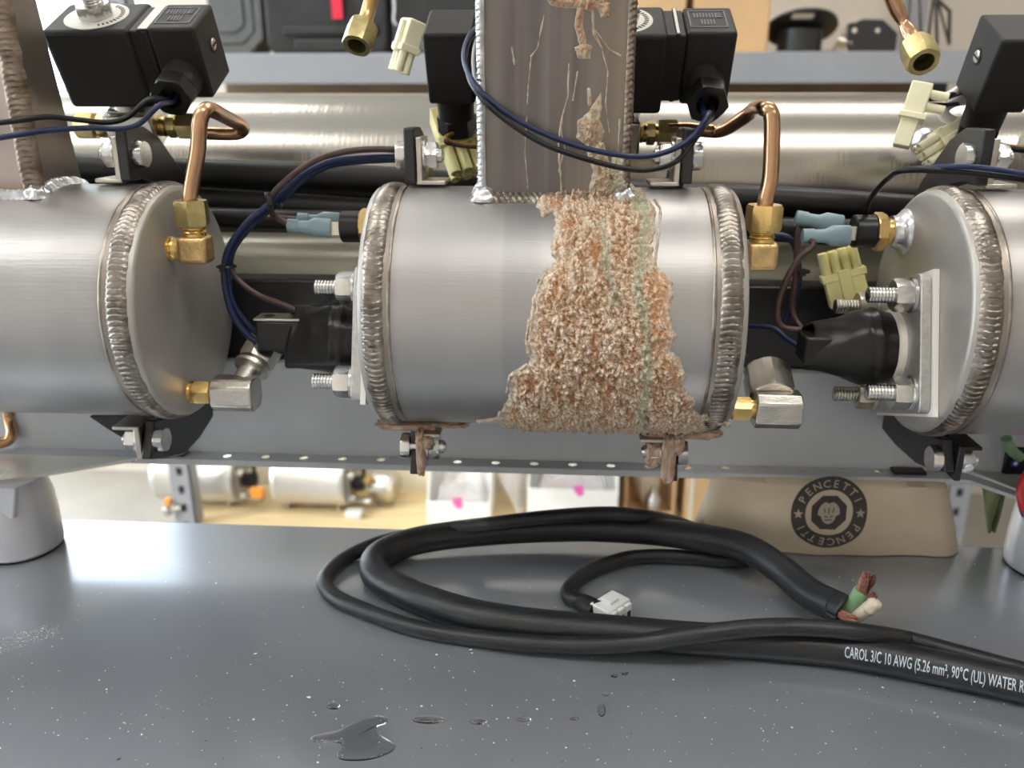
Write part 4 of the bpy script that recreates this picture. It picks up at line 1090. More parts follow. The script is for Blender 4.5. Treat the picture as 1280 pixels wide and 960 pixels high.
sm_pts = [tz(1420, 866, RS), tz(1330, 850, RS), tz(1270, 836, RS), tz(1200, 817, RS+.002), tz(1130, 799, .010), tz(1050, 787, .017), tz(960, 784, .0205), tz(870, 793, .0195), tz(790, 804, .011), tz(700, 806, RS), tz(600, 798, RS), tz(520, 785, RS), tz(450, 761, RS), tz(416, 744, RS), tz(406, 724, RS), tz(428, 700, RS), tz(470, 680, RS+.003), tz(540, 664, .0165), tz(620, 654, .0225), tz(690, 646, .0250), tz(760, 642, .0255), tz(815, 647, .0235), tz(852, 656, .014), tz(890, 671, .006), tz(922, 684, RS), tz(936, 693, RS), tz(925, 700, RS), tz(900, 700, RS), tz(850, 696, RS), tz(790, 697, RS), tz(740, 713, RS), tz(713, 734, RS), tz(712, 746, RS), tz(728, 753, RS)]
scb = thing('thin_cable', 'thinner black cord with white nylon plug coiled beside the thick cable', 'cord', (sm_pts[12].x, sm_pts[12].y, 0))
SP = cr(sm_pts, 12)
BA = np.array([tuple(p) for p in BP]); BD = np.linalg.norm(BA-np.array(CAM), axis=1)
mv = []
for i, p in enumerate(SP):
    need = RB+RS+.0003
    dd = np.linalg.norm(BA-np.array(p), axis=1); k = int(dd.argmin()); m = 0.
    if dd[k] < need:
        vd = (p-CAM).normalized(); sg = 1 if i < 52 or i > 184 else -1
        while m < .007 and np.linalg.norm(BA-np.array(p+vd*(sg*m)), axis=1).min() < need: m += .0004
        m *= sg
    mv.append(m)
for _ in range(3): mv = [max((mv[max(0, i-1)], mv[i], mv[min(len(mv)-1, i+1)]), key=abs)*.5+.25*mv[max(0, i-1)]+.25*mv[min(len(mv)-1, i+1)] for i in range(len(mv))]
SP = [p+(p-CAM).normalized()*m for p, m in zip(SP, mv)]
MB().tube(SP, [RS for i in range(len(SP))], 20).build('jacket', M_cable, scb, ang=70)
# heat shrink + white plug
h0 = SP[-1]; h1 = tz(748, 764, .0060)
MB().tube([h0-(h1-h0)*.3, h0, h0.lerp(h1, .5), h1], [RS*1.0, RS*1.25, RS*1.4, RS*1.5], 18, sq=.85).build('heat_shrink', M_hose, scb, ang=80)
pd = (h1-h0); pd.z = 0; pd.normalize(); pd = V((.74, -.67, 0)).normalized(); ps = V((-pd.y, pd.x, 0))
pc = tz(764, 762, .006)
Mp = Matrix(((pd.x, ps.x, 0, pc.x), (pd.y, ps.y, 0, pc.y), (0, 0, 1, 0), (0, 0, 0, 1)))
hb_ = MB().box(-.0065, .0050, -.0085, .0085, .0008, .0105, Mp)
hs_ = hb_.build('nylon_plug', M_white, scb, bevel=.0006)
cbx = MB()
for k in range(3):
    y = (k-1)*.0052; cbx.box(.0048, .0068, y-.0021, y+.0021, .0018, .0096, Mp)
cbx.build('socket_cells', M_white, hs_, bevel=.0004)
cbx = MB()
for k in range(3):
    y = (k-1)*.0052; cbx.box(.0062, .0070, y-.0013, y+.0013, .0026, .0062, Mp)
cbx.build('socket_holes', M_dark, hs_)
MB().box(-.0040, .0020, -.0032, .0032, .0105, .0122, Mp).build('latch', M_white, hs_, bevel=.0004)

# printed legend on the thick cable
def text_mesh(txt, size=1.):
    cu = bpy.data.curves.new('legend', 'FONT'); cu.body = txt; cu.size = size; cu.resolution_u = 2; cu.offset = .010
    o = bpy.data.objects.new('legend', cu); COL.objects.link(o)
    bpy.context.view_layer.update()
    me = bpy.data.meshes.new_from_object(o)
    import bmesh
    bm = bmesh.new(); bm.from_mesh(me); bmesh.ops.triangulate(bm, faces=bm.faces)
    for _ in range(3):
        el = [e_ for e_ in bm.edges if e_.calc_length() > .16]
        if el: bmesh.ops.subdivide_edges(bm, edges=el, cuts=1); bmesh.ops.triangulate(bm, faces=bm.faces)
    bm.to_mesh(me); bm.free()
    vs = [tuple(v.co) for v in me.vertices]; fs = [tuple(p.vertices) for p in me.polygons]
    bpy.data.objects.remove(o); bpy.data.meshes.remove(me); return vs, fs
def cable_print():
    vs, fs = text_mesh('CAROL 3/C 10 AWG (5.26 mm\u00b2, 90\u00b0C (UL) WATER RESISTANT')
    xm = max(v[0] for v in vs)
    # arc length from text start point (pixel 1053, 815) going right (towards the start of BP)
    Q = BP[::-1]
    acc = [0.]
    for a, b in zip(Q, Q[1:]): acc.append(acc[-1]+(b-a).length)
    def prj(p):
        q = V(p)-CAM; z = q.dot(_f); return 640+F_PX*q.dot(_r)/z
    half = len(Q)//2
    i0 = min(range(half, len(Q)), key=lambda i: abs(prj(Q[i])-1053)); i1 = min(range(half, len(Q)), key=lambda i: abs(prj(Q[i])-1280))
    s0, s1 = acc[i0], acc[i1]
    # width of the portion shown
    v2, _ = text_mesh('CAROL 3/C 10 AWG (5.26 mm\u00b2, 90\u00b0C (UL) WATER RE')
    sc = (s1-s0)/(max(v[0] for v in v2))
    sub = []
    out = []
    for x, y, z in vs:
        s = s0+x*sc
        i = max(0, min(len(Q)-2, next((k for k in range(half, len(Q)-1) if acc[k+1] >= s), len(Q)-2)))
        t = (s-acc[i])/(acc[i+1]-acc[i]+1e-9); c = Q[i].lerp(Q[i+1], min(1, t)); T = (Q[i+1]-Q[i]).normalized()
        side = T.cross(V((0, 0, 1))).normalized()   # points toward the viewer for T to the right
        g = R_(30)+(y-.35)*.0068/RB                 # angle above the horizontal
        n = side*math.cos(g)+V((0, 0, 1))*math.sin(g)
        out.append(c+n*(RB+.00016))
    mb = MB(); mb.add(out, fs)
    o = mb.build('printed_legend', M_ink, cbl, smooth=False); o['label'] = 'pale printed lettering along the cable'
cable_print()

# ------------------------------------------------------------------ canvas bag with printed emblem
bl0 = atz(862, 692); br0 = atz(1210, 704)
BX0, BX1 = bl0.x, br0.x
BYF = .4205
def bag_front(x, z):    # front surface y as a function of x, z
    u = (x-BX0)/(BX1-BX0)
    bulge = .0055*math.sin(PI*max(0, min(1, u)))*(1-abs(z-.016)/.05)
    return BYF+.0055-bulge+.05*max(0, z-.022)*.6+.0022*noise.noise(V((x*45, z*60, 2)))-.0012*abs(noise.noise(V((x*30+z*20, z*40-x*15, 7))))+.0012*math.sin(x*75+z*40)*min(1, z/.02)
bg_ = thing('canvas_bag', 'natural canvas bag with dark round emblem lying under the tray', 'bag', ((BX0+BX1)/2, BYF+.01, 0))
bm_ = MB()
def bag(u, v):
    z = .044*(v if v < .5 else 1-v)*2
    taper = .014*(z/.044)**1.1
    x = BX0+taper*.8+(BX1-BX0-taper*1.8)*u
    yf = bag_front(x, z); yb = BYF+.0165+.010*math.sin(PI*u)*(1-(z/.046)**2)
    e_ = min(1, min(u, 1-u)/.05)**.5
    mid = BYF+.010
    if v < .5: y = mid+(yf-mid)*e_
    else: y = mid+(yb-mid)*e_
    if v in (0., 1.): z = .0002
    return V((x, y, z+.0004))
bm_.grid(bag, 70, 44); bm_.build('bag_body', M_canvas, bg_, ang=80)
ec = at(1036, 641, BYF+.001)
def emblem(shape_pts_faces, m, off, name):
    vs, fs = shape_pts_faces
    out = []
    for a, b in vs:
        x = ec.x+a; z = ec.z+b; out.append(V((x, bag_front(x, z)-off, z)))
    return MB().add(out, fs).build(name, m, bg_, smooth=False)
def annulus(r0, r1, n=64, rings=5):
    vs = []; fs = []
    for j in range(rings+1):
        r = r0+(r1-r0)*j/rings
        for k in range(n): vs.append((r*math.cos(2*PI*k/n), r*math.sin(2*PI*k/n)))
    for j in range(rings):
        for k in range(n): k2 = (k+1) % n; fs.append((j*n+k, j*n+k2, (j+1)*n+k2, (j+1)*n+k))
    return vs, fs
ER = .0208
emblem(annulus(ER*.63, ER), M_print, .0004, 'emblem_ring')
def octa():
    vs = []; fs = []; n = 8; R8 = ER*.50
    sub = 6; ring = []
    for k in range(n):
        a = (R8*math.cos(2*PI*(k+.5)/n), R8*math.sin(2*PI*(k+.5)/n)); b = (R8*math.cos(2*PI*(k+1.5)/n), R8*math.sin(2*PI*(k+1.5)/n))
        for q in range(sub): t = q/sub; ring.append((a[0]+(b[0]-a[0])*t, a[1]+(b[1]-a[1])*t))
    N = len(ring)
    for s in (0.02, .35, .7, 1.): vs += [(x*s, y*s) for x, y in ring]
    for j in range(3):
        for k in range(N): k2 = (k+1) % N; fs.append((j*N+k, j*N+k2, (j+1)*N+k2, (j+1)*N+k))
    fs.append(tuple(range(N)))
    return vs, fs
emblem(octa(), M_print, .0004, 'emblem_octagon')
# pale fist-like figure in the middle
def figure():
    vs = []; fs = []
    R = ER*.26
    out = []
    for k in range(40):
        g = 2*PI*k/40; x = R*1.12*math.cos(g); y = R*1.18*math.sin(g)
        if y < -.3*R: x *= .72
        if y > .5*R: y -= .25*R*math.exp(-(x/(.22*R))**2)
        out.append((x, y))
    for s in (.02, .5, 1.): vs += [(x*s, y*s) for x, y in out]
    for j in range(2):
        for k in range(40): k2 = (k+1) % 40; fs.append((j*40+k, j*40+k2, (j+1)*40+k2, (j+1)*40+k))
    fs.append(tuple(range(40)))
    return vs, fs
emblem(figure(), M_printtan, .0007, 'emblem_figure')
ln = []; lf_ = []
def seg(x0, y0, x1, y1, wd):
    d = math.hypot(x1-x0, y1-y0); nx, ny = -(y1-y0)/d*wd, (x1-x0)/d*wd; o = len(ln)
    ln.extend([(x0+nx, y0+ny), (x1+nx, y1+ny), (x1-nx, y1-ny), (x0-nx, y0-ny)]); lf_.append((o, o+1, o+2, o+3))
Rf = ER*.26
for q in ((0, .55, 0, -.1), (-.5, .5, -.38, 0), (.5, .5, .38, 0), (-.45, -.35, -.1, -.45), (.45, -.35, .1, -.45), (-.4, -.75, .4, -.75)): seg(q[0]*Rf, q[1]*Rf, q[2]*Rf, q[3]*Rf, Rf*.055)
emblem((ln, lf_), M_print, .0010, 'emblem_lines')
def ring_text():
    vs = []; fs = []
    rm = ER*.815; h = ER*.205
    for (txt, a0, a1) in (('PENCETTI', 152, 28), ('PENCETTI', -28, -152)):
        for i, ch in enumerate(txt):
            v, f = text_mesh(ch); ws = [p[0] for p in v]; cx = (min(ws)+max(ws))/2
            g = R_(a0+(a1-a0)*(i+.0)/(len(txt)-1)); up = V((math.cos(g), math.sin(g))); rt = V((math.sin(g), -math.cos(g)))
            o = len(vs); s = h/.70
            for p in v:
                q = up*(rm+(p[1]-.35)*s)+rt*((p[0]-cx)*s); vs.append((q.x, q.y))
            fs += [tuple(k+o for k in ff) for ff in f]
    for sx in (-1, 1):
        o = len(vs); cxs = sx*rm
        for k in range(10):
            r = ER*(.14 if k % 2 == 0 else .058); g = PI/2+2*PI*k/10; vs.append((cxs+r*math.cos(g), r*math.sin(g)))
        vs.append((cxs, 0))
        fs += [(o+k, o+(k+1) % 10, o+10) for k in range(10)]
    return vs, fs
emblem(ring_text(), M_printtan, .0009, 'emblem_lettering')

# ------------------------------------------------------------------ water and grit on the bench
def puddle(label, outline, h, name='water_puddle', cat='puddle', group=None):
    C0 = V((sum(p.x for p in outline)/len(outline), sum(p.y for p in outline)/len(outline), 0))
    ring = cr(outline, 6, True); n = len(ring); vs = []; fs = []
    prof = [(1., .00002), (.985, h*.35), (.95, h*.65), (.88, h*.85), (.7, h), (.35, h), (.02, h)]
    for s, z in prof: vs += [V((C0.x+(p.x-C0.x)*s, C0.y+(p.y-C0.y)*s, z)) for p in ring]
    for j in range(len(prof)-1):
        for k in range(n): k2 = (k+1) % n; fs.append((j*n+k, j*n+k2, (j+1)*n+k2, (j+1)*n+k))
    fs.append(tuple((len(prof)-1)*n+k for k in range(n))); fs.append(tuple(range(n))[::-1])
    return tag(MB().add(vs, fs).build(name, M_water, ang=80), label, cat, group)
puddle('clear water puddle near the front edge of the bench', [atz(*p) for p in [(388, 924), (396, 919), (420, 914), (440, 904), (462, 896), (480, 895), (484, 903), (472, 909), (478, 920), (494, 931), (488, 941), (462, 950), (432, 951), (421, 945), (428, 935), (424, 929), (402, 930)]], .0011)
for lab, px, py, a, b in (('round water drop left above the puddle', 417, 883, 8, 4.5), ('flat long water drop right of the puddle', 536, 900, 20, 5), ('water drop second right of the puddle', 598, 902, 11, 4), ('small water drop third right of the puddle', 655, 900, 9, 3), ('tiny water drop farthest right of the puddle', 718, 898, 6, 2.6), ('upright water drop below the front cable', 752, 887, 5, 9), ('small water bead between drop and front cable', 757, 868, 4, 2.6), ('tiny water bead below the front cable', 768, 845, 4, 2.4), ('tiny water bead just under front cable', 781, 842, 4, 2.4)):
    puddle(lab, [atz(px+a*math.cos(g), py+b*math.sin(g)) for g in [2*PI*k/10 for k in range(10)]], .0010 if a > 6 else .0007, 'water_drop', 'water drop')
def grit(name, label, m, n, sd, dens, rmin, rmax):
    rs = random.Random(sd); mb = MB(); k = 0
    while k < n:
        px, py = rs.uniform(-20, 1300), rs.uniform(700, 958)
        if rs.random() > dens(px, py): continue
        k += 1
        p = atz(px, py); r = rs.uniform(rmin, rmax)*(1 if rs.random() < .93 else 2.0); a = rs.random()*6.28; el = rs.uniform(.6, 1.8)
        u = V((math.cos(a), math.sin(a), 0))*r*el; v = V((-math.sin(a), math.cos(a), 0))*r; z = V((0, 0, r*.7))
        c = V((p.x, p.y, 0))
        mb.add([c+u, c+v, c-u, c-v, c+z], [(0, 1, 4), (1, 2, 4), (2, 3, 4), (3, 0, 4), (3, 2, 1, 0)])
    o = mb.build(name, m, smooth=False, kind='stuff'); tag(o, label, 'grit'); return o
def dens1(px, py): return .25+.75*max(0, 1-abs(py-900)/120)+(.6 if px < 80 and 770 < py < 830 else 0)
grit('pale_grit', 'pale specks of lime grit scattered over the bench', M_grit, 420, 5, dens1, .00012, .00034)
grit('lime_dust', 'pale dust streak by the foot at left edge', M_grit, 260, 11, lambda px, py: 1. if px < 75 and abs(py-(808-px*.32)) < 9 else 0., .00010, .00022)
grit('dark_grit', 'dark specks scattered over the front of the bench', M_grit2, 60, 8, dens1, .00015, .0004)

# ------------------------------------------------------------------ storage rack far behind
KY0, KY1 = 1.70, 2.32
pxl, pxr = at(229, 620, KY0).x, at(1196, 630, KY0).x
rk = thing('storage_rack', 'grey steel storage rack with plywood decks behind the bench', 'rack', ((pxl+pxr)/2, KY0, RZ0))
def post(x, y, front):
    mb = MB(); w2 = .024; z0, z1 = RZ0, 1.2
    if not front: mb.box(x-w2, x+w2, y, y+.003, z0, z1)
    else:
        # perforated strip: slots cut between side bands
        mb.box(x-w2, x-.007, y, y+.003, z0, z1); mb.box(x+.007, x+w2, y, y+.003, z0, z1)
        z = z0
        while z < z1:
            mb.box(x-.007, x+.007, y, y+.003, z, min(z1, z+.026)); z += .046
        
    if front: MB().box(x-.012, x+.012, y+.0045, y+.006, z0, z1).build('slot_backing', M_case, rk)  # dark strip stands in for the shade inside the slots
    mb.box(x-w2 if x > 0 else x+w2-.003, x-w2+.003 if x > 0 else x+w2, y, y+.04, z0, z1)
    return mb.build('post', M_beam, rk, smooth=False)
for x in (pxl, pxr):
    for y, fr_ in ((KY0-.004, True), (KY1, False)): post(x, y, fr_)
bz0, bz1 = .268, .3235
MB().box(pxl-.02, pxr+.02, KY0, KY0+.004, bz0, bz1).build('beam', M_beam, rk, bevel=.002)
MB().box(pxl-.02, pxr+.02, KY0+.004, KY1, bz1-.016, bz1-.001).build('upper_deck', M_ply, rk)
dz = -.700
LB = 1.915
MB().box(pxl-.02, pxr+.02, KY0+.006, LB, dz-.018, dz-.0004).build('lower_deck', M_ply, rk)
MB().box(pxl-.02, pxr+.02, LB, LB+.012, dz-.018, .10).build('back_panel', M_backp, rk)
MB().box(pxl-.02, pxr+.02, 2.26, 2.272, .08, bz1-.017).build('upper_back_panel', M_shelfshade, rk)  # brown panel stands in for the shade under the upper shelf
MB().box(pxl-.02, pxr+.02, KY0, KY0+.005, dz-.06, dz-.002).build('beam', M_beam, rk)
# things on the upper deck
DZ = bz1-.0003
def upbox(name, label, cat, x0, x1, y0, y1, h, m, parent=None, bev=.004):
    b = MB().box(x0, x1, y0, y1, DZ, DZ+h)
    return tag(b.build(name, m, bevel=bev), label, cat)
xa = at(796, 30, 1.76).x; xb = at(857, 30, 1.76).x; xc = at(866, 30, 1.76).x; xd = at(962, 30, 1.76).x
for lab, x0, x1 in (('tan cardboard box behind the valve, left of the dark gap', xa-.12, xb), ('tan cardboard box on upper shelf beside the black spool', xc, xd)):
    t = thing('cardboard_box', lab, 'box', ((x0+x1)/2, 1.76, DZ)); MB().box(x0, x1, 1.76, 2.0, DZ, DZ+.30).build('carton', M_card, t, bevel=.003)
    for z in (.06, .18): MB().box(x0+.02, x0+.05, 1.7585, 1.76, DZ+z, DZ+z+.03).build('hand_hole_flap', M_card, t)
# spool lying on its side
sx = at(1002, 40, 1.80).x
t = thing('cord_spool', 'black spool of cord lying flat on the upper shelf', 'spool', (sx, 1.80, DZ))
rsp = .068
ax = V((0, .82, .57)); c0 = V((sx, 1.80, DZ+.012))
MB().lathe((sx, 1.81, DZ+.0005), (0, 0, 1), [(0, rsp*.98), (.004, rsp*.98), (.0041, rsp*.62), (.045, rsp*.62)], 40).build('wound_cord', M_case, t, ang=30)
spf = MB(); 
for k in range(48):
    pass
MB().lathe((sx, 1.806, DZ+.046), (0, .44, .9), [(0, rsp), (.004, rsp)], 48).build('upper_flange', M_case, t, ang=30)
sl_ = MB().box(-.020, .020, -.008, .008, .0042, .0052); Ms = Matrix.Translation((sx-.01, 1.806, DZ+.046)) @ Matrix.Rotation(R_(-26), 4, 'X') @ Matrix.Translation((0, -.048, -.0065)); sl_.v = [tuple(Ms @ V(v)) for v in sl_.v]; sl_.build('flange_slot', M_label, t)
# grey clamp, black plate with holes, black slotted frame
cx = at(1050, 44, 1.80).x
t = thing('metal_clamp', 'small dull metal clamp leaning beside the black plate', 'clamp', (cx, 1.80, DZ))
Mc = Matrix.Translation((cx+.006, 1.80, DZ+.022)) @ Matrix.Rotation(R_(28), 4, 'Y')
b = MB().box(-.008, .008, -.01, .01, -.022, .026); b.v = [tuple(Mc @ V(v)) for v in b.v]; b.build('jaw', M_zinc2, t, bevel=.002)
b = MB().lathe((-.012, -.012, -.004), (1, -.2, .3), [(0, .008), (.012, .008), (.0125, .004), (.026, .004)], 16); b.v = [tuple(Mc @ V(v)) for v in b.v]; b.build('screw', M_zinc2, t)
pts = [(1061, 55.5), (1061, 18), (1082, 12), (1106, 13), (1124, 30), (1121, 55.5)]
P3 = [at(x, y, 1.78) for x, y in pts]; zmin = min(p.z for p in P3)
t = thing('black_plate', 'black angled steel plate with holes on the upper shelf', 'plate', (P3[0].x, 1.78, DZ))
mb = MB(); n = len(P3); mb.add([V((p.x, 1.78, p.z-zmin+DZ)) for p in P3]+[V((p.x+.004, 1.80, p.z-zmin+DZ)) for p in P3], [tuple(range(n))[::-1], tuple(range(n, 2*n))]+[(i, (i+1) % n, n+(i+1) % n, n+i) for i in range(n)])
mb.build('plate', M_case, t, bevel=.001)
for hx_, hy_, r in ((1069, 24, .0055), (1068, 38, .0045), (1097, 38, .004)): q = at(hx_, hy_, 1.7795); MB().lathe((q.x, q.y, q.z), (0, -1, 0), [(0, r), (.0008, r)], 20).build('hole', M_wall, t)
t = thing('slotted_frame', 'black slotted steel frame standing at right of upper shelf', 'frame', (at(1155, 50, 1.78).x, 1.78, DZ))
def bar(x0, y0, x1, y1, wd):
    p, q = at(x0, y0, 1.78), at(x1, y1, 1.78); d = (q-p).normalized(); nn = V((-d.z, 0, d.x))*(wd*.72)
    if q.z < DZ+.004: q.z = DZ+.001
    MB().hexa([p-nn, q-nn, q+nn, p+nn, p-nn+V((0, .006, 0)), q-nn+V((0, .006, 0)), q+nn+V((0, .006, 0)), p+nn+V((0, .006, 0))]).build('bar', M_case, t)
for q in ((1112, -12, 1152, 56, .0028), (1112, -14, 1168, -4, .003), (1168, -6, 1160, 56, .0028), (1150, -8, 1152, 56, .0018), (1167, -6, 1188, 14, .0035), (1188, 12, 1187, 56, .0035), (1173, 0, 1186, 52, .0020), (1171, 2, 1172, 56, .0028)): bar(*q)
# dark lump hanging under the beam at right
q = at(1168, 104, 1.74); upm = MB().box(q.x-.022, q.x+.026, 1.74, 1.80, q.z-.03, bz1-.017); tag(upm.build('junction_box', M_case, bevel=.003), 'black junction box under the upper shelf at right', 'box')
# cases at the left of the upper deck
t = thing('grey_case', 'grey grooved plastic case on the upper shelf behind upper left valve', 'case', (at(300, 40, 1.74).x, 1.74, DZ))
x0, x1 = at(262, 40, 1.74).x, at(328, 30, 1.74).x
MB().prism([(x0, DZ), (x1-.03, DZ), (x1, DZ+.03), (x1, DZ+.26), (x0, DZ+.26)], (0, 1.74, 0), (1, 0, 0), (0, 0, 1), (0, .10, 0)).build('shell', M_case2, t, bevel=.004)
for k in (1, 2): MB().tube([V((x0, 1.739, DZ+.02*k)), V((x1-.03-.012*k, 1.739, DZ+.02*k)), V((x1-.018*k, 1.739, DZ+.03+.012*k)), V((x1-.018*k, 1.739, DZ+.26))], .0018, 6).build('groove_rib', M_case, t)
def case(label, px0, px1, y, h, lip):
    x0, x1 = at(px0, 40, y).x, at(px1, 40, y).x
    t = thing('tool_case', label, 'case', ((x0+x1)/2, y, DZ))
    MB().prism([(x0+.012, DZ), (x1-.008, DZ), (x1, DZ+.02), (x1, DZ+h), (x0, DZ+h), (x0, DZ+.02)], (0, y, 0), (1, 0, 0), (0, 0, 1), (0, .22, 0)).build('shell', M_case, t, bevel=.008)
    MB().box(x0+.04, x1-.02, y-.012, y+.01, DZ+.034, DZ+.050).build('lip', M_case, t, bevel=.003)
    MB().box((x0+x1)/2-.06, (x0+x1)/2+.06, y-.018, y, DZ+.004, DZ+.026).build('latch', M_case2 if lip else M_case, t, bevel=.003)
    return t, x0, x1
case('long black tool case on the upper shelf with latch', 331, 486, 1.74, .30, False)
case('second black tool case on upper shelf, nearer the riser', 489, 606, 1.74, .30, True)
q = at(421, 8, 1.725); rs_ = MB().box(q.x-.010, q.x+.010, 1.724, 1.730, q.z-.022, q.z+.15); tag(rs_.build('red_strap', M_red), 'red strap hanging down a black tool case', 'strap')
q0_ = at(492, -10, 1.72); tag(MB().tube(cr([q0_, at(493, 10, 1.722), at(492, 25, 1.724), at(496, 31, 1.726)], 6), .0022, 8).build('hanging_string', M_wwhite), 'thin white cord hanging between the tool cases', 'cord')
# lower deck: spare canisters, bins, box, soft bag
def spare(label, px0, px1, py0, py1, Y, rot=0.):
    a, b = at(px0, (py0+py1)/2, Y), at(px1, (py0+py1)/2, Y)
    r = (at(px0, py0, Y).z-at(px0, py1, Y).z)/2
    cz_ = dz+r+.012; L = (b-a).length
    t = thing('spare_canister', label, 'canister', ((a.x+b.x)/2, Y, dz))
    d = V((math.cos(rot), math.sin(rot), 0)); p0 = V((a.x, Y, cz_)); p1 = p0+d*L
    MB().lathe(p0, d, [(0, r*.985), (.004, r), (.010, r*1.02), (.014, r), (L-.014, r), (L-.010, r*1.02), (L-.004, r), (L, r*.985)], 48).build('shell', M_spare, t, ang=40)
    fy = V((-d.y, d.x, 0))
    MB().prism([(-r*.55, -r*.75), (r*.55, -r*.75), (r*.55, r*.45), (-r*.55, r*.45)], p1+d*.002, fy, (0, 0, 1), d*.006).build('flange_plate', M_plate, t, bevel=.001)
    for sy in (-1, 1):
        for sz in (-.62, .32): MB().nut(p1+d*.008+fy*(sy*r*.42)+V((0, 0, r*sz)), d, .012, .016, 0).build('nut', M_zinc, t)
    MB().lathe(p1+d*.008-V((0, 0, r*.15)), d, [(0, r*.26), (.03, r*.30)], 20).build('boot', M_rubber, t)
    MB().lathe(p1+d*.002+V((0, -r*.2, r*.72)), d, [(0, .008), (.02, .008)], 12).build('brass_switch', M_brass, t)
    MB().tube(cr([p1+d*.02+V((0, 0, r*.7)), p1+d*.034+V((0, 0, r*.75)), p1+d*.040+V((0, -.01, .1*r)), p1+d*.035+V((0, -.01, -.2*r))], 8), .005, 8).build('cable_loop', M_wblack, t)
    MB().lathe(p1+d*.015-V((0, .01, r*.8)), (d.x, -.3, .1), [(0, .007), (.03, .007), (.031, .010), (.045, .010)], 12).build('drain_fitting', M_nickel, t)
    for q in (.12, .86): MB().box(p0.x+L*q-.003, p0.x+L*q+.003, Y-.02, Y+.02, dz, cz_-r*.9).build('foot_tab', M_plate, t)
    return t, p1, r
M_spare = mat('spare_canister_steel', (.66, .64, .60), .7, .38, .08, 8)
_, s1, r1 = spare('spare steel canister on lower shelf, half behind the post', 205, 302, 583, 641, 1.815)
MB_ = MB().box(s1.x+.045, s1.x+.075, s1.y-.06, s1.y-.045, s1.z-.03, s1.z-.005)
tag(MB_.build('orange_tag', M_orange, bevel=.002), 'orange tag between the two spare canisters', 'tag')
_, s2, r2 = spare('spare steel canister on lower shelf, right one with cluttered end', 350, 437, 582, 641, 1.815)
t = thing('coiled_fitting', 'shiny round fitting cluster beside the right spare canister', 'fitting', (s2.x+.10, s2.y+.06, dz))
cc = at(484, 602, 1.862)
MB().lathe(V((cc.x-.03, 1.85, cc.z)), (1, -.2, 0), [(0, .03), (.004, .040), (.03, .043), (.05, .043), (.06, .03)], 28).build('housing', M_nickel, t, ang=30)
MB().box(cc.x-.02, cc.x+.02, 1.83, 1.87, dz, cc.z-.03).build('stand', M_zinc2, t)
MB().lathe(V((cc.x-.035, 1.815, cc.z+.03)), (0, -1, .2), [(0, .010), (.015, .010)], 14).build('brass_port', M_brass, t)
q = at(442, 649, 1.76); tag(MB().box(q.x-.018, q.x+.02, 1.75, 1.78, dz, dz+.016).build('white_connector', M_white, bevel=.003), 'small white connector lying on lower shelf by the spare canister', 'connector')
q = at(209, 634, 1.69); t = thing('brass_valve', 'small brass fitting mounted left of the perforated post', 'fitting', (q.x, 1.69, q.z))
MB().lathe((q.x, 1.69, q.z-.02), (0, 0, 1), [(0, .006), (.004, .010), (.018, .010), (.020, .006), (.026, .006)], 16).build('body', M_nickel, t, ang=30); MB().box(q.x-.004, q.x+.010, 1.685, 1.70, q.z+.006, q.z+.020).build('cap', M_orange, t, bevel=.002); MB().cyl((q.x, 1.69, q.z-.004), (q.x+.03, 1.694, q.z-.004), .005, n=12).build('stub', M_nickel, t)
def bin_(label, px0, px1, ytop, Y, back, tagx, hfrac):
    x0, x1 = at(px0, 640, Y).x, at(px1, 640, Y).x; zt = at(px0, ytop, Y).z
    t = thing('parts_bin', label, 'bin', ((x0+x1)/2, Y, dz)); th = .004; D = .150
    zb = zt+back
    MB().box(x0, x1, Y, Y+th, dz, zt).build('front_panel', M_bin, t, bevel=.001)
    MB().box(x0+th, x1-th, Y+th, Y+D, dz, dz+th).build('bottom_panel', M_bin, t)
    MB().box(x0, x1, Y+D, Y+D+th, dz, zb).build('back_panel', M_bin, t)
    for xs in (x0, x1-th):
        MB().prism([(Y+th, dz), (Y+D, dz), (Y+D, zb), (Y+.03, zb), (Y+th, zt)], (xs, 0, 0), (0, 1, 0), (0, 0, 1), (th, 0, 0)).build('side_panel', M_bin, t)
    tg = at(tagx, ytop+1, Y-.002); MB().prism([(-.011, .009), (.010, .012), (.013, -.010), (.004, -.018), (-.009, -.006)], V((tg.x, Y-.0015, tg.z)), (1, 0, 0), (0, 0, 1), (0, .001, 0)).build('pink_tag', M_pink, t)
    # bagged contents
    c = MB()
    def con(u, v):
        x = x0+.012+(x1-x0-.024)*u; y = Y+.012+(D-.03)*v
        e_ = min(1, 6*min(u, 1-u, v, 1-v)+.15); return V((x, y, dz+.006+(zt-dz+.035)*e_*(.85+.25*noise.noise(V((x*22, y*14, px0))))))
    c.grid(con, 26, 20); o = tag(c.build('bagged_parts', M_bagpl, ang=60), label.split(' bin')[0]+' bin contents, clear bags of parts', 'bag')
    c2 = MB().lathe((x0+.04, Y+.05, zt-.03), (1, .4, .3), [(0, .010), (.03, .010), (.031, .014), (.04, .014)], 12); tag(c2.build('brass_part', M_brass, ang=30), 'brass part inside the '+label.split(' bin')[0]+' bin', 'fitting')
    return x0, x1, zt, zb
b1 = bin_('left white parts bin with pink tag on the lower shelf', 534, 613, 627, 1.74, .06, 571, 1)
b2 = bin_('right white parts bin with pink tag on the lower shelf', 659, 772, 611, 1.74, .05, 723, 1)
ps_ = MB()
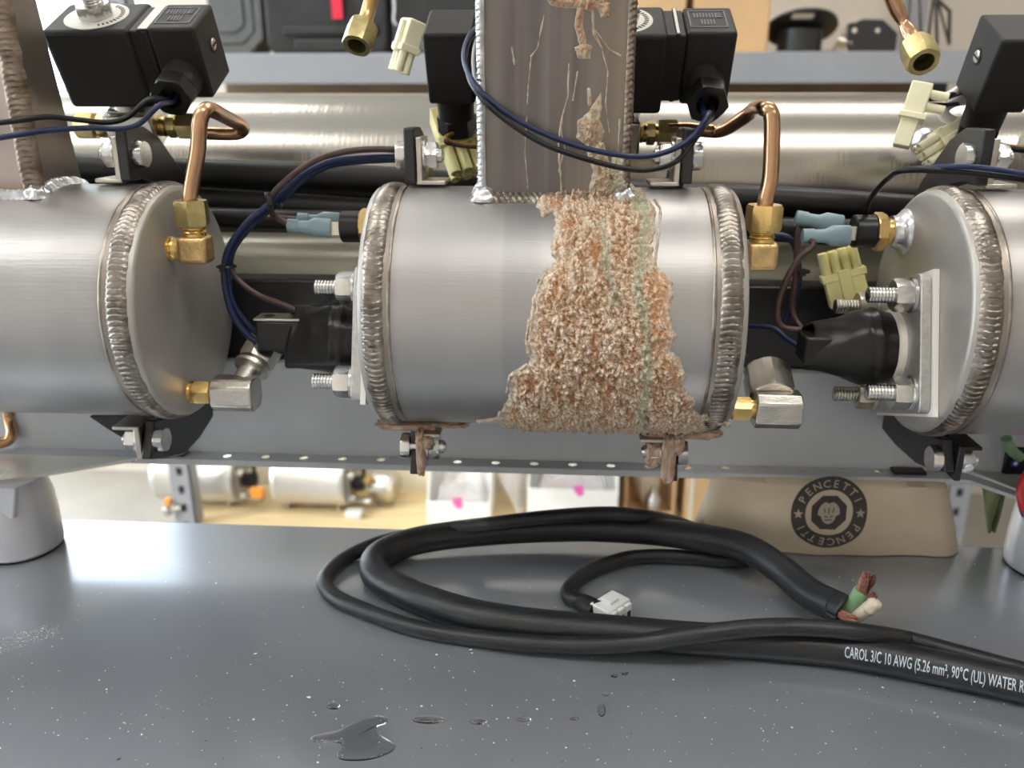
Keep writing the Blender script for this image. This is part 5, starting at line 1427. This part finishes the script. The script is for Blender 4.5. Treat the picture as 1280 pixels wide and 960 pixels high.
def film(u, v):
    a = V((b1[1]+.012, 1.80, b1[2]+.085)); b = V((b1[1]+.075, 1.76, dz+.006))
    p = a.lerp(b, u); wv = .02*math.sin(v*5+u*3); q = p+V((.05*(v-.5)*(1-.6*u), .10*v+.012*math.sin(u*9), .045*math.sin(PI*min(1, u*1.1))*(.4+.6*v)+wv*.3*(1-u))); q.z = max(q.z, dz+.003); return q
ps_.grid(film, 24, 14); o = tag(ps_.build('plastic_film', M_bagpl, ang=80), 'clear plastic film spilling from the left white bin to the shelf', 'film')
# open carton of soft parts and silver bottle
x0, x1 = at(782, 620, 1.76).x, at(846, 620, 1.76).x
t = thing('open_carton', 'open brown carton on the lower shelf beside the right bin', 'box', ((x0+x1)/2, 1.76, dz))
MB().box(x0, x1, 1.885, 1.89, dz, dz+.30).build('back_panel', M_card, t); MB().box(x0, x0+.005, 1.78, 1.885, dz, dz+.28).build('side_panel', M_card, t); MB().box(x1-.005, x1, 1.78, 1.885, dz, dz+.28).build('side_panel', M_card, t); MB().box(x0, x1, 1.775, 1.78, dz, dz+.03).build('front_panel', M_card, t); MB().box(x0+.005, x1-.005, 1.78, 1.885, dz, dz+.004).build('bottom_panel', M_card, t)
sf_ = MB()
def soft(u, v):
    a = 2*PI*u; b = PI*(v-.5); d_ = V((math.cos(a)*math.cos(b), math.sin(a)*math.cos(b), math.sin(b)))
    k = 1+.3*noise.noise(d_*2.2+V((3, 1, 0))); return V(((x0+x1)/2-.001, 1.842, dz+.122))+V((d_.x*.034*k, d_.y*.022*k, d_.z*.095*k))
sf_.grid(soft, 32, 20); tag(sf_.build('wrapped_bundle', M_stripwhite, ang=80), 'cream wrapped bundle standing in the open carton', 'bundle')
sv_ = MB().lathe((x0+.070, 1.804, dz+.0045), (0, 0, 1), [(0, .016), (.002, .018), (.05, .018), (.06, .010), (.075, .010)], 24); tag(sv_.build('silver_canister', M_zinc, ang=40), 'small silver bottle in front of the wrapped bundle', 'bottle')
# big carton behind the canvas bag and carton at the far right of lower deck
for lab, pa_, pb_, Y, h, nm in (('tall tan carton between open carton and canvas bag', 856, 925, 1.78, .34, 0), ('tan carton behind the right rack post', 1150, 1182, 1.80, .26, 1)):
    x0, x1 = at(pa_, 620, Y).x, at(pb_, 620, Y).x
    t = thing('cardboard_carton', lab, 'box', ((x0+x1)/2, Y, dz)); MB().box(x0, x1, Y, Y+.10, dz, dz+h).build('carton', M_card, t, bevel=.003); MB().box(x0+.01, x0+.02, Y-.001, Y, dz, dz+h).build('tape', M_label, t)
